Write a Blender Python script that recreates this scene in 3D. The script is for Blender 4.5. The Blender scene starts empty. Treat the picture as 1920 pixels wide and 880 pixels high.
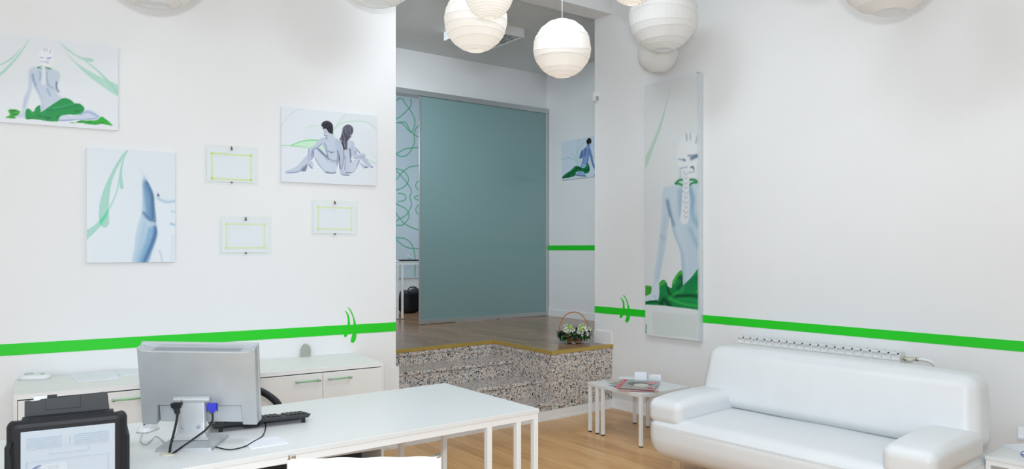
import bpy, bmesh, math, random
import numpy as np
from mathutils import Vector, Matrix, noise
from mathutils.geometry import tessellate_polygon
sc = bpy.context.scene
C = sc.collection
R = math.radians
# ------------------------------------------------------------------ camera, world, big lights, exposure
FPX, CX, CY, EYE = 1397.0, 960.0, 465.0, 1.60      # focal length in pixels, principal point, eye height
cam = bpy.data.cameras.new('camera'); co = bpy.data.objects.new('camera', cam); C.objects.link(co)
co.location = (0, 0, EYE); co.rotation_euler = (R(90), 0, 0)
cam.sensor_width = 36; cam.lens = FPX / 1920 * 36; cam.shift_y = (CY - 440) / 1920
cam.clip_start = 0.05; cam.clip_end = 100
sc.camera = co
sc.view_settings.view_transform = 'Standard'; sc.view_settings.look = 'None'
sc.view_settings.gamma = 1.0; sc.view_settings.exposure = -0.12; sc.view_settings.use_curve_mapping = False
w = bpy.data.worlds.new('world'); sc.world = w; w.use_nodes = True
bg = w.node_tree.nodes['Background']; bg.inputs[0].default_value = (0.86, 0.93, 1.0, 1); bg.inputs[1].default_value = 1.0

def area_light(name, loc, target, sx, sy, power, col, spread=180):
    l = bpy.data.lights.new(name, 'AREA'); l.shape = 'RECTANGLE'; l.size = sx; l.size_y = sy
    l.energy = power; l.color = col; l.spread = R(spread)
    o = bpy.data.objects.new(name, l); C.objects.link(o); o.location = loc
    o.rotation_euler = (Vector(target) - Vector(loc)).to_track_quat('-Z', 'Y').to_euler()
    return o
WINDOW_POWER, FLASH_POWER, BACKROOM_POWER, ROOM_FILL_POWER = 128, 74, 44, 21
area_light('window_daylight', (-2.5, -3.12, 2.05), (-1.6, 5, 2.05), 6.2, 3.3, WINDOW_POWER, (0.80, 0.915, 1.0))
area_light('camera_flash', (0.0, -0.05, 1.95), (0.1, 6, 2.0), 0.22, 0.14, FLASH_POWER, (0.89, 0.95, 1.0))
for lx_, ly_ in ((-1.5, 0.2), (1.9, 1.8), (0.1, 4.9), (0.7, 3.5), (0.3, -1.4)):
    area_light('added_room_fill', (lx_, ly_, 4.3), (lx_, ly_, 0), 1.2, 0.6, ROOM_FILL_POWER * (1.5 if ly_ > 3 else 0.9), (0.82, 0.92, 1.0))  # unseen fill lamps added under the ceiling to even out the room
area_light('added_platform_room_fill', (-1.35, 7.3, 3.98), (-0.3, 10.2, 1.7), 1.0, 0.5, 30, (0.84, 0.94, 1.0), 110)  # added fill behind the header, no fixture there; brightens the platform room
area_light('added_back_room_fill', (-2.9, 10.2, 3.3), (-1.9, 12.4, 1.9), 1.2, 1.0, BACKROOM_POWER, (0.80, 0.92, 1.0))  # added fill lamp for the back room, with no window behind it

# ------------------------------------------------------------------ plan of the place (metres, camera over the origin)
def unit(a): return Vector((math.cos(R(a)), math.sin(R(a))))
A_FURN = 37.2                                   # main axis of platform and desk
A_LEFT, A_RIGHT = 31.68, -50.15                 # the two long walls
d1, d2 = unit(A_FURN), unit(A_FURN + 90)
uL, uR = unit(A_LEFT), unit(A_RIGHT)
nL, nR = unit(A_LEFT - 90), unit(A_RIGHT - 90)
L0 = Vector((-0.928, 5.95)); B0 = Vector((0.849, 7.634))
PZ = 0.63                                       # platform height
C1 = Vector((-0.189, 7.78)); C2 = Vector((0.371, 6.95)); C3 = Vector((1.028, 7.474)); CS = Vector((-1.508, 6.718))
G0 = Vector((-1.176, 9.41))                     # a point on the glazed back wall of the platform room
AC = Vector((0.49, 10.69))                      # far corner of the platform room
ALC = AC - d1 * 0.0
CEIL = 4.35; ACEIL = 4.08

def on_floor(px, py, z):                        # survey helper: point at height z seen at a photo pixel
    t = (z - EYE) / ((CY - py) / FPX)
    return Vector(((px - CX) / FPX * t, t, z))
def on_wall(px, py, O, ang, off=0.0):           # survey helper: local (x, z) on a vertical plane through O
    u = unit(ang); n = unit(ang - 90)
    rx = (px - CX) / FPX
    t = (O.dot(n) + off) / (rx * n.x + n.y)
    p = Vector((rx * t, t))
    return (p - O).dot(u), EYE + (CY - py) / FPX * t

# ------------------------------------------------------------------ materials
def lin(c):
    c = c / 255.0
    return c / 12.92 if c <= 0.04045 else ((c + 0.055) / 1.055) ** 2.4
def rgb(r, g, b): return (lin(r), lin(g), lin(b), 1)
def setin(b, k, v):
    if k in b.inputs: b.inputs[k].default_value = v
def mat(name, col, rough=0.5, metal=0.0, noise_amt=0.03, scale=6.0, bump=0.0, bscale=60.0, spec=0.5, coat=0.0, sss=0.0):
    m = bpy.data.materials.new(name); m.use_nodes = True; nt = m.node_tree
    b = nt.nodes['Principled BSDF']
    setin(b, 'Roughness', rough); setin(b, 'Metallic', metal); setin(b, 'Specular IOR Level', spec); setin(b, 'Coat Weight', coat)
    tc = nt.nodes.new('ShaderNodeTexCoord')
    n = nt.nodes.new('ShaderNodeTexNoise'); n.inputs['Scale'].default_value = scale; n.inputs['Detail'].default_value = 3
    nt.links.new(tc.outputs['Object'], n.inputs['Vector'])
    r = nt.nodes.new('ShaderNodeValToRGB')
    r.color_ramp.elements[0].position = 0.3; r.color_ramp.elements[1].position = 0.7
    r.color_ramp.elements[0].color = tuple(c * (1 - noise_amt) for c in col[:3]) + (1,)
    r.color_ramp.elements[1].color = tuple(min(1, c * (1 + noise_amt)) for c in col[:3]) + (1,)
    nt.links.new(n.outputs['Fac'], r.inputs['Fac']); nt.links.new(r.outputs['Color'], b.inputs['Base Color'])
    if bump:
        n2 = nt.nodes.new('ShaderNodeTexNoise'); n2.inputs['Scale'].default_value = bscale; n2.inputs['Detail'].default_value = 4
        nt.links.new(tc.outputs['Object'], n2.inputs['Vector'])
        bp = nt.nodes.new('ShaderNodeBump'); bp.inputs['Strength'].default_value = bump; bp.inputs['Distance'].default_value = 0.005
        nt.links.new(n2.outputs['Fac'], bp.inputs['Height']); nt.links.new(bp.outputs['Normal'], b.inputs['Normal'])
    return m
M = {}
M['wall'] = mat('white_wall_paint', (0.83, 0.84, 0.85, 1), 0.7, noise_amt=0.008, scale=1.5, bump=0.05, bscale=120)
M['ceil'] = mat('ceiling_paint', (0.74, 0.76, 0.76, 1), 0.8, noise_amt=0.01)
M['trim'] = mat('white_skirting', (0.84, 0.85, 0.86, 1), 0.4, noise_amt=0.01)
M['green'] = mat('green_stripe_vinyl', rgb(24, 206, 26), 0.5, noise_amt=0.01)
M['desk'] = mat('white_laminate', (0.76, 0.78, 0.785, 1), 0.35, noise_amt=0.01)
M['whitemetal'] = mat('white_powder_coat', (0.84, 0.86, 0.87, 1), 0.35, noise_amt=0.01)
M['cabinet'] = mat('white_cabinet_board', (0.80, 0.80, 0.79, 1), 0.45, noise_amt=0.01)
M['gap'] = mat('grey_plinth', (0.10, 0.10, 0.10, 1), 0.8)
M['leather'] = mat('white_leather', (0.745, 0.77, 0.79, 1), 0.42, noise_amt=0.015, bump=0.08, bscale=180)
M['chrome'] = mat('chrome', (0.75, 0.74, 0.72, 1), 0.12, 1.0)
M['alu'] = mat('brushed_aluminium', (0.52, 0.55, 0.56, 1), 0.4, 0.6)
M['silver'] = mat('silver_plastic', (0.46, 0.49, 0.51, 1), 0.36, 0.25, noise_amt=0.05, scale=9)
M['silver_light'] = mat('light_silver_plastic', (0.56, 0.59, 0.62, 1), 0.3, 0.3, noise_amt=0.03)
M['vent'] = mat('grey_vent_mesh', (0.27, 0.29, 0.31, 1), 0.6)
M['black'] = mat('black_plastic', (0.013, 0.015, 0.019, 1), 0.5, spec=.35)
M['darkgrey'] = mat('dark_grey_plastic', (0.034, 0.038, 0.041, 1), 0.55)
M['keys'] = mat('black_keys', (0.03, 0.033, 0.038, 1), 0.3)
M['prnwhite'] = mat('printer_panel_white', (0.50, 0.58, 0.66, 1), 0.4, noise_amt=0.01)
M['blue'] = mat('blue_plug', (0.03, 0.04, 0.55, 1), 0.4)
M['whiteplastic'] = mat('white_plastic', (0.80, 0.82, 0.84, 1), 0.3, noise_amt=0.01)
M['greyplastic'] = mat('grey_plastic', (0.35, 0.38, 0.40, 1), 0.4)
M['greenglass'] = mat('green_handle', rgb(140, 196, 150), 0.3)
M['paper'] = mat('white_paper', (0.82, 0.85, 0.91, 1), 0.7, noise_amt=0.01)
M['ink'] = mat('grey_ink', (0.35, 0.37, 0.42, 1), 0.7)
M['inkblue'] = mat('blue_ink', (0.05, 0.10, 0.35, 1), 0.6)
M['stone'] = mat('grey_stone', rgb(168, 170, 162), 0.8, noise_amt=0.1, scale=60, bump=0.2)
M['brass'] = mat('brass_strip', rgb(190, 160, 80), 0.35, 0.35)
M['stud'] = mat('brass_stud', rgb(130, 100, 70), 0.3, 0.8)
M['rattan'] = mat('rattan', rgb(200, 125, 70), 0.5, noise_amt=0.25, scale=80)
M['leaf'] = mat('dark_leaf', rgb(20, 52, 30), 0.4, noise_amt=0.5, scale=25)
M['leaf2'] = mat('bright_leaf', rgb(70, 125, 55), 0.45, noise_amt=0.4, scale=25)
M['petal'] = mat('white_petal', (0.85, 0.86, 0.84, 1), 0.5, noise_amt=0.02)
M['lime'] = mat('lime_bloom', rgb(170, 200, 60), 0.5, noise_amt=0.2, scale=80)
M['red'] = mat('red_print', rgb(205, 50, 60), 0.4)
M['fabric'] = mat('white_canvas', (0.84, 0.86, 0.89, 1), 0.85, noise_amt=0.01, bump=0.15, bscale=400)
M['cream'] = mat('cream_valve', rgb(222, 218, 200), 0.4)
M['nickel'] = mat('nickel_fitting', (0.55, 0.52, 0.45, 1), 0.3, 0.9)
M['soffit'] = M['wall']

def granite():
    m = bpy.data.materials.new('speckled_granite'); m.use_nodes = True; nt = m.node_tree; b = nt.nodes['Principled BSDF']
    tc = nt.nodes.new('ShaderNodeTexCoord')
    nz = nt.nodes.new('ShaderNodeTexNoise'); nz.inputs['Scale'].default_value = 45; nz.inputs['Detail'].default_value = 2
    mixv = nt.nodes.new('ShaderNodeMixRGB'); mixv.inputs[0].default_value = 0.035
    nt.links.new(tc.outputs['Object'], nz.inputs['Vector']); nt.links.new(tc.outputs['Object'], mixv.inputs[1]); nt.links.new(nz.outputs['Color'], mixv.inputs[2])
    v = nt.nodes.new('ShaderNodeTexVoronoi'); v.inputs['Scale'].default_value = 115
    nt.links.new(mixv.outputs[0], v.inputs['Vector'])
    sep = nt.nodes.new('ShaderNodeSeparateColor'); nt.links.new(v.outputs['Color'], sep.inputs[0])
    cr = nt.nodes.new('ShaderNodeValToRGB'); cr.color_ramp.interpolation = 'CONSTANT'
    stops = [(0.0, rgb(28, 30, 34)), (0.10, rgb(98, 104, 110)), (0.21, rgb(172, 172, 172)), (0.34, rgb(218, 198, 184)), (0.66, rgb(224, 216, 208)), (0.84, rgb(236, 232, 228))]
    el = cr.color_ramp.elements
    el[0].position, el[0].color = stops[0]; el[1].position, el[1].color = stops[1]
    for p, c in stops[2:]:
        e = el.new(p); e.color = c
    nt.links.new(sep.outputs[0], cr.inputs[0])
    # coarse tint: patches that lean pink or grey
    n3 = nt.nodes.new('ShaderNodeTexNoise'); n3.inputs['Scale'].default_value = 18; nt.links.new(tc.outputs['Object'], n3.inputs['Vector'])
    cr2 = nt.nodes.new('ShaderNodeValToRGB'); cr2.color_ramp.elements[0].position = 0.42; cr2.color_ramp.elements[1].position = 0.6
    cr2.color_ramp.elements[0].color = (0.86, 0.90, 0.94, 1); cr2.color_ramp.elements[1].color = (1, 0.97, 0.94, 1)
    nt.links.new(n3.outputs['Fac'], cr2.inputs[0])
    mu = nt.nodes.new('ShaderNodeMixRGB'); mu.blend_type = 'MULTIPLY'; mu.inputs[0].default_value = 1
    nt.links.new(cr.outputs[0], mu.inputs[1]); nt.links.new(cr2.outputs[0], mu.inputs[2]); nt.links.new(mu.outputs[0], b.inputs['Base Color'])
    b.inputs['Roughness'].default_value = 0.18
    return m
M['granite'] = granite()

def planks(name, c0, c1, c2, ang, wdt, rough):
    m = bpy.data.materials.new(name); m.use_nodes = True; nt = m.node_tree; b = nt.nodes['Principled BSDF']
    tc = nt.nodes.new('ShaderNodeTexCoord'); mp = nt.nodes.new('ShaderNodeMapping'); mp.inputs['Rotation'].default_value = (0, 0, R(-ang))
    nt.links.new(tc.outputs['Object'], mp.inputs[0])
    br = nt.nodes.new('ShaderNodeTexBrick'); br.inputs['Scale'].default_value = 1.0; br.inputs['Brick Width'].default_value = 1.2
    br.inputs['Row Height'].default_value = wdt; br.inputs['Mortar Size'].default_value = 0.0012; br.offset = 0.37
    br.inputs['Color1'].default_value = (0, 0, 0, 1); br.inputs['Color2'].default_value = (1, 1, 1, 1); br.inputs['Mortar'].default_value = (0.0, 0.0, 0.0, 1)
    nt.links.new(mp.outputs[0], br.inputs['Vector'])
    st = nt.nodes.new('ShaderNodeMapping'); st.inputs['Scale'].default_value = (1.6, 22, 1); nt.links.new(mp.outputs[0], st.inputs[0])
    nz = nt.nodes.new('ShaderNodeTexNoise'); nz.inputs['Scale'].default_value = 1.5; nz.inputs['Detail'].default_value = 6; nz.inputs['Distortion'].default_value = 0.8
    nt.links.new(st.outputs[0], nz.inputs['Vector'])
    mx = nt.nodes.new('ShaderNodeMixRGB'); mx.inputs[0].default_value = 0.78
    nt.links.new(br.outputs['Color'], mx.inputs[1]); nt.links.new(nz.outputs['Color'], mx.inputs[2])
    bw = nt.nodes.new('ShaderNodeRGBToBW'); nt.links.new(mx.outputs[0], bw.inputs[0])
    cr = nt.nodes.new('ShaderNodeValToRGB'); cr.color_ramp.elements[0].position = 0.25; cr.color_ramp.elements[0].color = c0
    cr.color_ramp.elements[1].position = 0.72; cr.color_ramp.elements[1].color = c2
    e = cr.color_ramp.elements.new(0.48); e.color = c1
    nt.links.new(bw.outputs[0], cr.inputs[0])
    nt.links.new(cr.outputs[0], b.inputs['Base Color']); b.inputs['Roughness'].default_value = rough
    return m
M['oak'] = planks('oak_laminate', rgb(172, 122, 70), rgb(208, 158, 100), rgb(222, 180, 124), A_FURN + 90, 0.12, 0.28)
M['brown'] = planks('brown_laminate', rgb(134, 98, 72), rgb(158, 122, 92), rgb(174, 138, 108), A_FURN + 90, 0.12, 0.22)

def art_mat(rough=0.35):
    m = bpy.data.materials.new('printed_canvas'); m.use_nodes = True; nt = m.node_tree; b = nt.nodes['Principled BSDF']
    a = nt.nodes.new('ShaderNodeAttribute'); a.attribute_name = 'print'
    nt.links.new(a.outputs['Color'], b.inputs['Base Color']); b.inputs['Roughness'].default_value = rough; setin(b, 'Specular IOR Level', 0.3)
    return m
M['art'] = art_mat()

def glass(name, col, rough, mixv, tint):
    m = bpy.data.materials.new(name); m.use_nodes = True; nt = m.node_tree
    for n in list(nt.nodes): nt.nodes.remove(n)
    o = nt.nodes.new('ShaderNodeOutputMaterial'); t = nt.nodes.new('ShaderNodeBsdfTransparent'); t.inputs[0].default_value = tint
    g = nt.nodes.new('ShaderNodeBsdfPrincipled'); g.inputs['Base Color'].default_value = col; g.inputs['Roughness'].default_value = rough
    mx = nt.nodes.new('ShaderNodeMixShader'); mx.inputs[0].default_value = mixv
    nt.links.new(t.outputs[0], mx.inputs[1]); nt.links.new(g.outputs[0], mx.inputs[2]); nt.links.new(mx.outputs[0], o.inputs[0])
    return m
M['certglass'] = glass('clear_certificate_glass', rgb(232, 242, 238), 0.05, 0.07, (0.995, 1.0, 0.998, 1))
M['cello'] = glass('cellophane', (0.9, 0.92, 0.95, 1), 0.08, 0.4, (1, 1, 1, 1))
M['tumbler'] = glass('drinking_glass', (0.8, 0.85, 0.88, 1), 0.05, 0.35, (0.95, 0.97, 1, 1))
M['acrylic'] = glass('clear_acrylic', (0.86, 0.90, 0.92, 1), 0.08, 0.45, (0.97, 0.99, 1, 1))

def frosted():
    m = bpy.data.materials.new('frosted_glass'); m.use_nodes = True; nt = m.node_tree
    for n in list(nt.nodes): nt.nodes.remove(n)
    o = nt.nodes.new('ShaderNodeOutputMaterial')
    p = nt.nodes.new('ShaderNodeBsdfPrincipled'); p.inputs['Base Color'].default_value = rgb(134, 166, 166); p.inputs['Roughness'].default_value = 0.10
    tc = nt.nodes.new('ShaderNodeTexCoord'); nz = nt.nodes.new('ShaderNodeTexNoise'); nz.inputs['Scale'].default_value = 1.2
    cr = nt.nodes.new('ShaderNodeValToRGB'); cr.color_ramp.elements[0].color = rgb(148, 181, 182); cr.color_ramp.elements[1].color = rgb(154, 185, 186)
    nt.links.new(tc.outputs['Object'], nz.inputs['Vector']); nt.links.new(nz.outputs['Fac'], cr.inputs[0]); nt.links.new(cr.outputs[0], p.inputs['Base Color'])
    t = nt.nodes.new('ShaderNodeBsdfTranslucent'); t.inputs[0].default_value = rgb(150, 185, 190)
    mx = nt.nodes.new('ShaderNodeMixShader'); mx.inputs[0].default_value = 0.25
    nt.links.new(p.outputs[0], mx.inputs[1]); nt.links.new(t.outputs[0], mx.inputs[2]); nt.links.new(mx.outputs[0], o.inputs[0])
    return m
M['frost'] = frosted()

def paper_shade(name, col, tr):
    m = bpy.data.materials.new(name); m.use_nodes = True; nt = m.node_tree
    for n in list(nt.nodes): nt.nodes.remove(n)
    o = nt.nodes.new('ShaderNodeOutputMaterial'); d = nt.nodes.new('ShaderNodeBsdfDiffuse'); t = nt.nodes.new('ShaderNodeBsdfTranslucent')
    tc = nt.nodes.new('ShaderNodeTexCoord'); nz = nt.nodes.new('ShaderNodeTexNoise'); nz.inputs['Scale'].default_value = 14; nz.inputs['Detail'].default_value = 5
    cr = nt.nodes.new('ShaderNodeValToRGB'); cr.color_ramp.elements[0].color = tuple(c * 0.95 for c in col[:3]) + (1,); cr.color_ramp.elements[1].color = col
    nt.links.new(tc.outputs['Object'], nz.inputs['Vector']); nt.links.new(nz.outputs['Fac'], cr.inputs[0])
    nt.links.new(cr.outputs[0], d.inputs[0]); nt.links.new(cr.outputs[0], t.inputs[0])
    mx = nt.nodes.new('ShaderNodeMixShader'); mx.inputs[0].default_value = tr
    nt.links.new(d.outputs[0], mx.inputs[1]); nt.links.new(t.outputs[0], mx.inputs[2]); nt.links.new(mx.outputs[0], o.inputs[0])
    return m
M['lantern'] = paper_shade('rice_paper', (0.965, 0.962, 0.95, 1), 0.40)
M['rib'] = mat('lantern_wire_rib', (0.72, 0.72, 0.70, 1), 0.7)
def emis(name, col, s):
    m = bpy.data.materials.new(name); m.use_nodes = True; b = m.node_tree.nodes['Principled BSDF']
    b.inputs['Base Color'].default_value = col; setin(b, 'Emission Color', col); setin(b, 'Emission Strength', s); return m
M['bulb'] = emis('lit_bulb', (1.0, 0.78, 0.5, 1), 1.6)

# ------------------------------------------------------------------ mesh helpers
def tag(o, label, cat, group=None, kind=None):
    if label: o['label'] = label
    if cat: o['category'] = cat
    if group: o['group'] = group
    if kind: o['kind'] = kind
    return o
def thing(name, label, cat, loc=(0, 0, 0), ang=0.0, group=None):
    o = bpy.data.objects.new(name, None); C.objects.link(o); o.empty_display_size = 0.1
    o.location = loc; o.rotation_euler = (0, 0, R(ang)); return tag(o, label, cat, group)
def obj(name, bm, m, parent=None, smooth=False, bevel=0, loc=None, ang=None, seg=2, rot=None):
    me = bpy.data.meshes.new(name)
    bmesh.ops.recalc_face_normals(bm, faces=bm.faces[:])
    bm.to_mesh(me); bm.free()
    for k in (m if isinstance(m, (list, tuple)) else [m]): me.materials.append(k)
    if smooth:
        for p in me.polygons: p.use_smooth = True
    o = bpy.data.objects.new(name, me); C.objects.link(o)
    if parent: o.parent = parent
    if loc is not None: o.location = loc
    if ang is not None: o.rotation_euler = (0, 0, R(ang))
    if rot is not None: o.rotation_euler = rot
    if bevel:
        md = o.modifiers.new('bevel', 'BEVEL'); md.width = bevel; md.segments = seg; md.limit_method = 'ANGLE'; md.angle_limit = R(40)
        for p in me.polygons: p.use_smooth = True
        md.harden_normals = True
    return o
def struct(name, bm, m, **k):
    o = obj(name, bm, m, **k); o['kind'] = 'structure'; return o
def BM(): return bmesh.new()
def box(bm, x0, x1, y0, y1, z0, z1, mi=0, M4=None):
    vs = [Vector((x, y, z)) for x in (x0, x1) for y in (y0, y1) for z in (z0, z1)]
    if M4 is not None: vs = [M4 @ v for v in vs]
    v = [bm.verts.new(p) for p in vs]
    for f in ((0, 1, 3, 2), (4, 6, 7, 5), (0, 4, 5, 1), (2, 3, 7, 6), (0, 2, 6, 4), (1, 5, 7, 3)):
        bm.faces.new([v[i] for i in f]).material_index = mi
    return bm
def prism(bm, pts, z0, z1, mi=0):
    a = [bm.verts.new((p[0], p[1], z0)) for p in pts]; b = [bm.verts.new((p[0], p[1], z1)) for p in pts]; n = len(pts)
    bm.faces.new(a).material_index = mi; bm.faces.new(b[::-1]).material_index = mi
    for i in range(n): bm.faces.new((a[i], a[(i + 1) % n], b[(i + 1) % n], b[i])).material_index = mi
    return bm
def prism_xz(bm, pts, y0, y1, mi=0):           # outline in the x-z plane, extruded along y
    a = [bm.verts.new((p[0], y0, p[1])) for p in pts]; b = [bm.verts.new((p[0], y1, p[1])) for p in pts]; n = len(pts)
    tr = tessellate_polygon([[Vector((p[0], p[1], 0)) for p in pts]])
    for t in tr:
        bm.faces.new([a[i] for i in t]).material_index = mi; bm.faces.new([b[i] for i in reversed(t)]).material_index = mi
    for i in range(n): bm.faces.new((a[i], a[(i + 1) % n], b[(i + 1) % n], b[i])).material_index = mi
    return bm
def wallseg(bm, p, q, th, z0, z1, side=1):     # wall from p to q, thickness to the left of p->q (side=1)
    t = (q - p).normalized(); n = Vector((-t.y, t.x)) * side * th
    prism(bm, [p, q, q + n, p + n], z0, z1); return bm
def catmull(pts, n=6, closed=False):
    P = [Vector(p) for p in pts]; out = []; N = len(P)
    rng = range(N if closed else N - 1)
    for i in rng:
        p0 = P[(i - 1) % N] if closed or i > 0 else P[0]; p1 = P[i]; p2 = P[(i + 1) % N]
        p3 = P[(i + 2) % N] if closed or i + 2 < N else P[-1]
        for k in range(n):
            t = k / n
            out.append(0.5 * ((2 * p1) + (p2 - p0) * t + (2 * p0 - 5 * p1 + 4 * p2 - p3) * t * t + (3 * p1 - p0 - 3 * p2 + p3) * t ** 3))
    if not closed: out.append(P[-1])
    return out
def tube(bm, pts, r, seg=10, smooth=0, cap=True, mi=0, closed=False):
    P = [Vector(p) for p in pts]
    if smooth: P = catmull(P, smooth, closed)
    n = len(P); rings = []
    up = Vector((0, 0, 1)); prev = None
    for i in range(n):
        t = (P[(i + 1) % n] - P[i - 1]) if closed else (P[min(i + 1, n - 1)] - P[max(i - 1, 0)])
        t.normalize()
        if prev is None:
            a = t.cross(up) if abs(t.z) < 0.95 else t.cross(Vector((1, 0, 0)))
        else: a = prev - t * prev.dot(t)
        a.normalize(); prev = a; b = t.cross(a)
        rr = r[min(i, len(r) - 1)] if isinstance(r, (list, tuple)) else r
        rings.append([bm.verts.new(P[i] + (a * math.cos(2 * math.pi * k / seg) + b * math.sin(2 * math.pi * k / seg)) * rr) for k in range(seg)])
    for i in range(n if closed else n - 1):
        A, Bq = rings[i], rings[(i + 1) % n]
        for k in range(seg): bm.faces.new((A[k], A[(k + 1) % seg], Bq[(k + 1) % seg], Bq[k])).material_index = mi
    if cap and not closed:
        bm.faces.new(rings[0]).material_index = mi; bm.faces.new(rings[-1][::-1]).material_index = mi
    return bm
def lathe(bm, prof, seg=24, c=(0, 0, 0), mi=0, capb=True, capt=True):
    rings = []
    for r, z in prof:
        rings.append([bm.verts.new((c[0] + r * math.cos(2 * math.pi * k / seg), c[1] + r * math.sin(2 * math.pi * k / seg), c[2] + z)) for k in range(seg)])
    for i in range(len(rings) - 1):
        for k in range(seg): bm.faces.new((rings[i][k], rings[i][(k + 1) % seg], rings[i + 1][(k + 1) % seg], rings[i + 1][k])).material_index = mi
    if capb: bm.faces.new(rings[0][::-1]).material_index = mi
    if capt: bm.faces.new(rings[-1]).material_index = mi
    return bm
def rrect(hx, hy, r, cx=0, cy=0, n=5):
    pts = []
    for sx, sy, a0 in ((1, 1, 0), (-1, 1, 90), (-1, -1, 180), (1, -1, 270)):
        for k in range(n + 1):
            a = R(a0 + 90 * k / n); pts.append((cx + sx * (hx - r) + r * math.cos(a), cy + sy * (hy - r) + r * math.sin(a)))
    return pts
def loft(bm, levels, n=5, mi=0, fn=None):      # levels: (z, hx, hy, r, cx, cy)
    rings = []
    for z, hx, hy, r, cx, cy in levels:
        ring = []
        for p in rrect(hx, hy, min(r, hx * .99, hy * .99), cx, cy, n):
            v = Vector((p[0], p[1], z)); v = fn(v) if fn else v
            ring.append(bm.verts.new(v))
        rings.append(ring)
    k = len(rings[0])
    for A, Bq in zip(rings, rings[1:]):
        for i in range(k): bm.faces.new((A[i], A[(i + 1) % k], Bq[(i + 1) % k], Bq[i])).material_index = mi
    bm.faces.new(rings[0][::-1]).material_index = mi; bm.faces.new(rings[-1]).material_index = mi
    return bm
def rbox(bm, c, h, r, k=4, mid=8, bulge=(0, 0, 0), fn=None):
    # rounded box with optional bulge on its faces; c centre, h half sizes, r corner radius
    def coords(hh):
        inner = hh - r; L = [-inner - r * math.tan(R(45 * (k - i) / k)) for i in range(k)]
        mids = [-inner + 2 * inner * i / mid for i in range(mid + 1)]
        return L + mids + [-v for v in reversed(L)]
    vmap = {}
    def V(p):
        key = (round(p.x, 6), round(p.y, 6), round(p.z, 6))
        if key in vmap: return vmap[key]
        q = Vector([max(-(h[i] - r), min(h[i] - r, p[i])) for i in range(3)]); d = (p - q)
        q = q + d.normalized() * r
        for i in range(3):
            if bulge[i]:
                j, l = (i + 1) % 3, (i + 2) % 3
                q[i] += (p[i] / h[i]) * bulge[i] * (1 - (p[j] / h[j]) ** 2) * (1 - (p[l] / h[l]) ** 2)
        q += Vector(c)
        if fn: q = fn(q)
        vmap[key] = bm.verts.new(q); return vmap[key]
    for ax in range(3):
        j, l = (ax + 1) % 3, (ax + 2) % 3; U, W = coords(h[j]), coords(h[l])
        for s in (-1, 1):
            for a in range(len(U) - 1):
                for b in range(len(W) - 1):
                    q = []
                    for uu, ww in ((U[a], W[b]), (U[a + 1], W[b]), (U[a + 1], W[b + 1]), (U[a], W[b + 1])):
                        p = Vector((0, 0, 0)); p[ax] = s * h[ax]; p[j] = uu; p[l] = ww; q.append(V(p))
                    if len(set(q)) >= 3:
                        try: bm.faces.new(q if s > 0 else q[::-1])
                        except ValueError: pass
    return bm
def P3(p, z=0.0): return (p[0], p[1], z)
def text_mesh(s, size, name, m, parent, loc, rot, depth=0.0006):
    cu = bpy.data.curves.new(name, 'FONT'); cu.body = s; cu.size = size; cu.extrude = depth; cu.align_x = 'CENTER'; cu.align_y = 'CENTER'
    o = bpy.data.objects.new(name, cu); C.objects.link(o)
    dg = bpy.context.evaluated_depsgraph_get(); me = bpy.data.meshes.new_from_object(o.evaluated_get(dg))
    bpy.data.objects.remove(o); o = bpy.data.objects.new(name, me); C.objects.link(o); me.materials.clear(); me.materials.append(m)
    o.parent = parent; o.location = loc; o.rotation_euler = rot; return o
# ------------------------------------------------------------------ the setting
W1, W2 = Vector((-6.2, -3.2)), Vector((5.6, -3.2))
L1, R1 = L0 - uL * 9, B0 + uR * 9
struct('floor', prism(BM(), [W1, W2, R1, B0 + d1 * .3, L0 + d2 * 2.4, L0 - nL * .1, L1], -0.06, 0.0), M['oak'])
struct('ceiling', prism(BM(), [W1, W2, R1, B0 + d1 * .3, C3 + d2 * .3, L0 + d2 * 0.3, L0 - nL * .2, L1], CEIL, CEIL + 0.1), M['ceil'])
struct('wall_left', wallseg(BM(), L1, L0, 0.25, 0, CEIL), M['wall'])
struct('wall_right', wallseg(BM(), B0, R1, 0.25, 0, CEIL), M['wall'])
struct('wall_side_right', wallseg(BM(), R1, W2, 0.2, 0, CEIL), M['wall'])
struct('wall_side_left', wallseg(BM(), W1, L1, 0.2, 0, CEIL), M['wall'])
bm = BM(); wx0, wx1, wz0, wz1 = -5.7, 5.0, 0.35, 3.75
box(bm, -6.3, 5.7, -3.4, -3.2, 0, wz0); box(bm, -6.3, 5.7, -3.4, -3.2, wz1, CEIL)
box(bm, -6.3, wx0, -3.4, -3.2, wz0, wz1); box(bm, wx1, 5.7, -3.4, -3.2, wz0, wz1)
struct('wall_front', bm, M['wall'])
bm = BM()
for i in range(6):
    x = wx0 + (wx1 - wx0) * i / 5; box(bm, x - .03, x + .03, -3.34, -3.26, wz0, wz1)
for z in (wz0 + .03, 2.9, wz1 - .03): box(bm, wx0, wx1, -3.34, -3.26, z - .03, z + .03)
struct('window_1', bm, M['whitemetal'])

# header over the opening
bm = BM(); hdA = C3 + d1 * .1; hdB = C3 - d1 * 2.75
prism(bm, [hdB, hdA, B0 + d1 * .02, B0 - d1 * 2.55 + d2 * 0.0], 3.94, CEIL)
struct('wall_header', bm, M['wall'])
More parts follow.
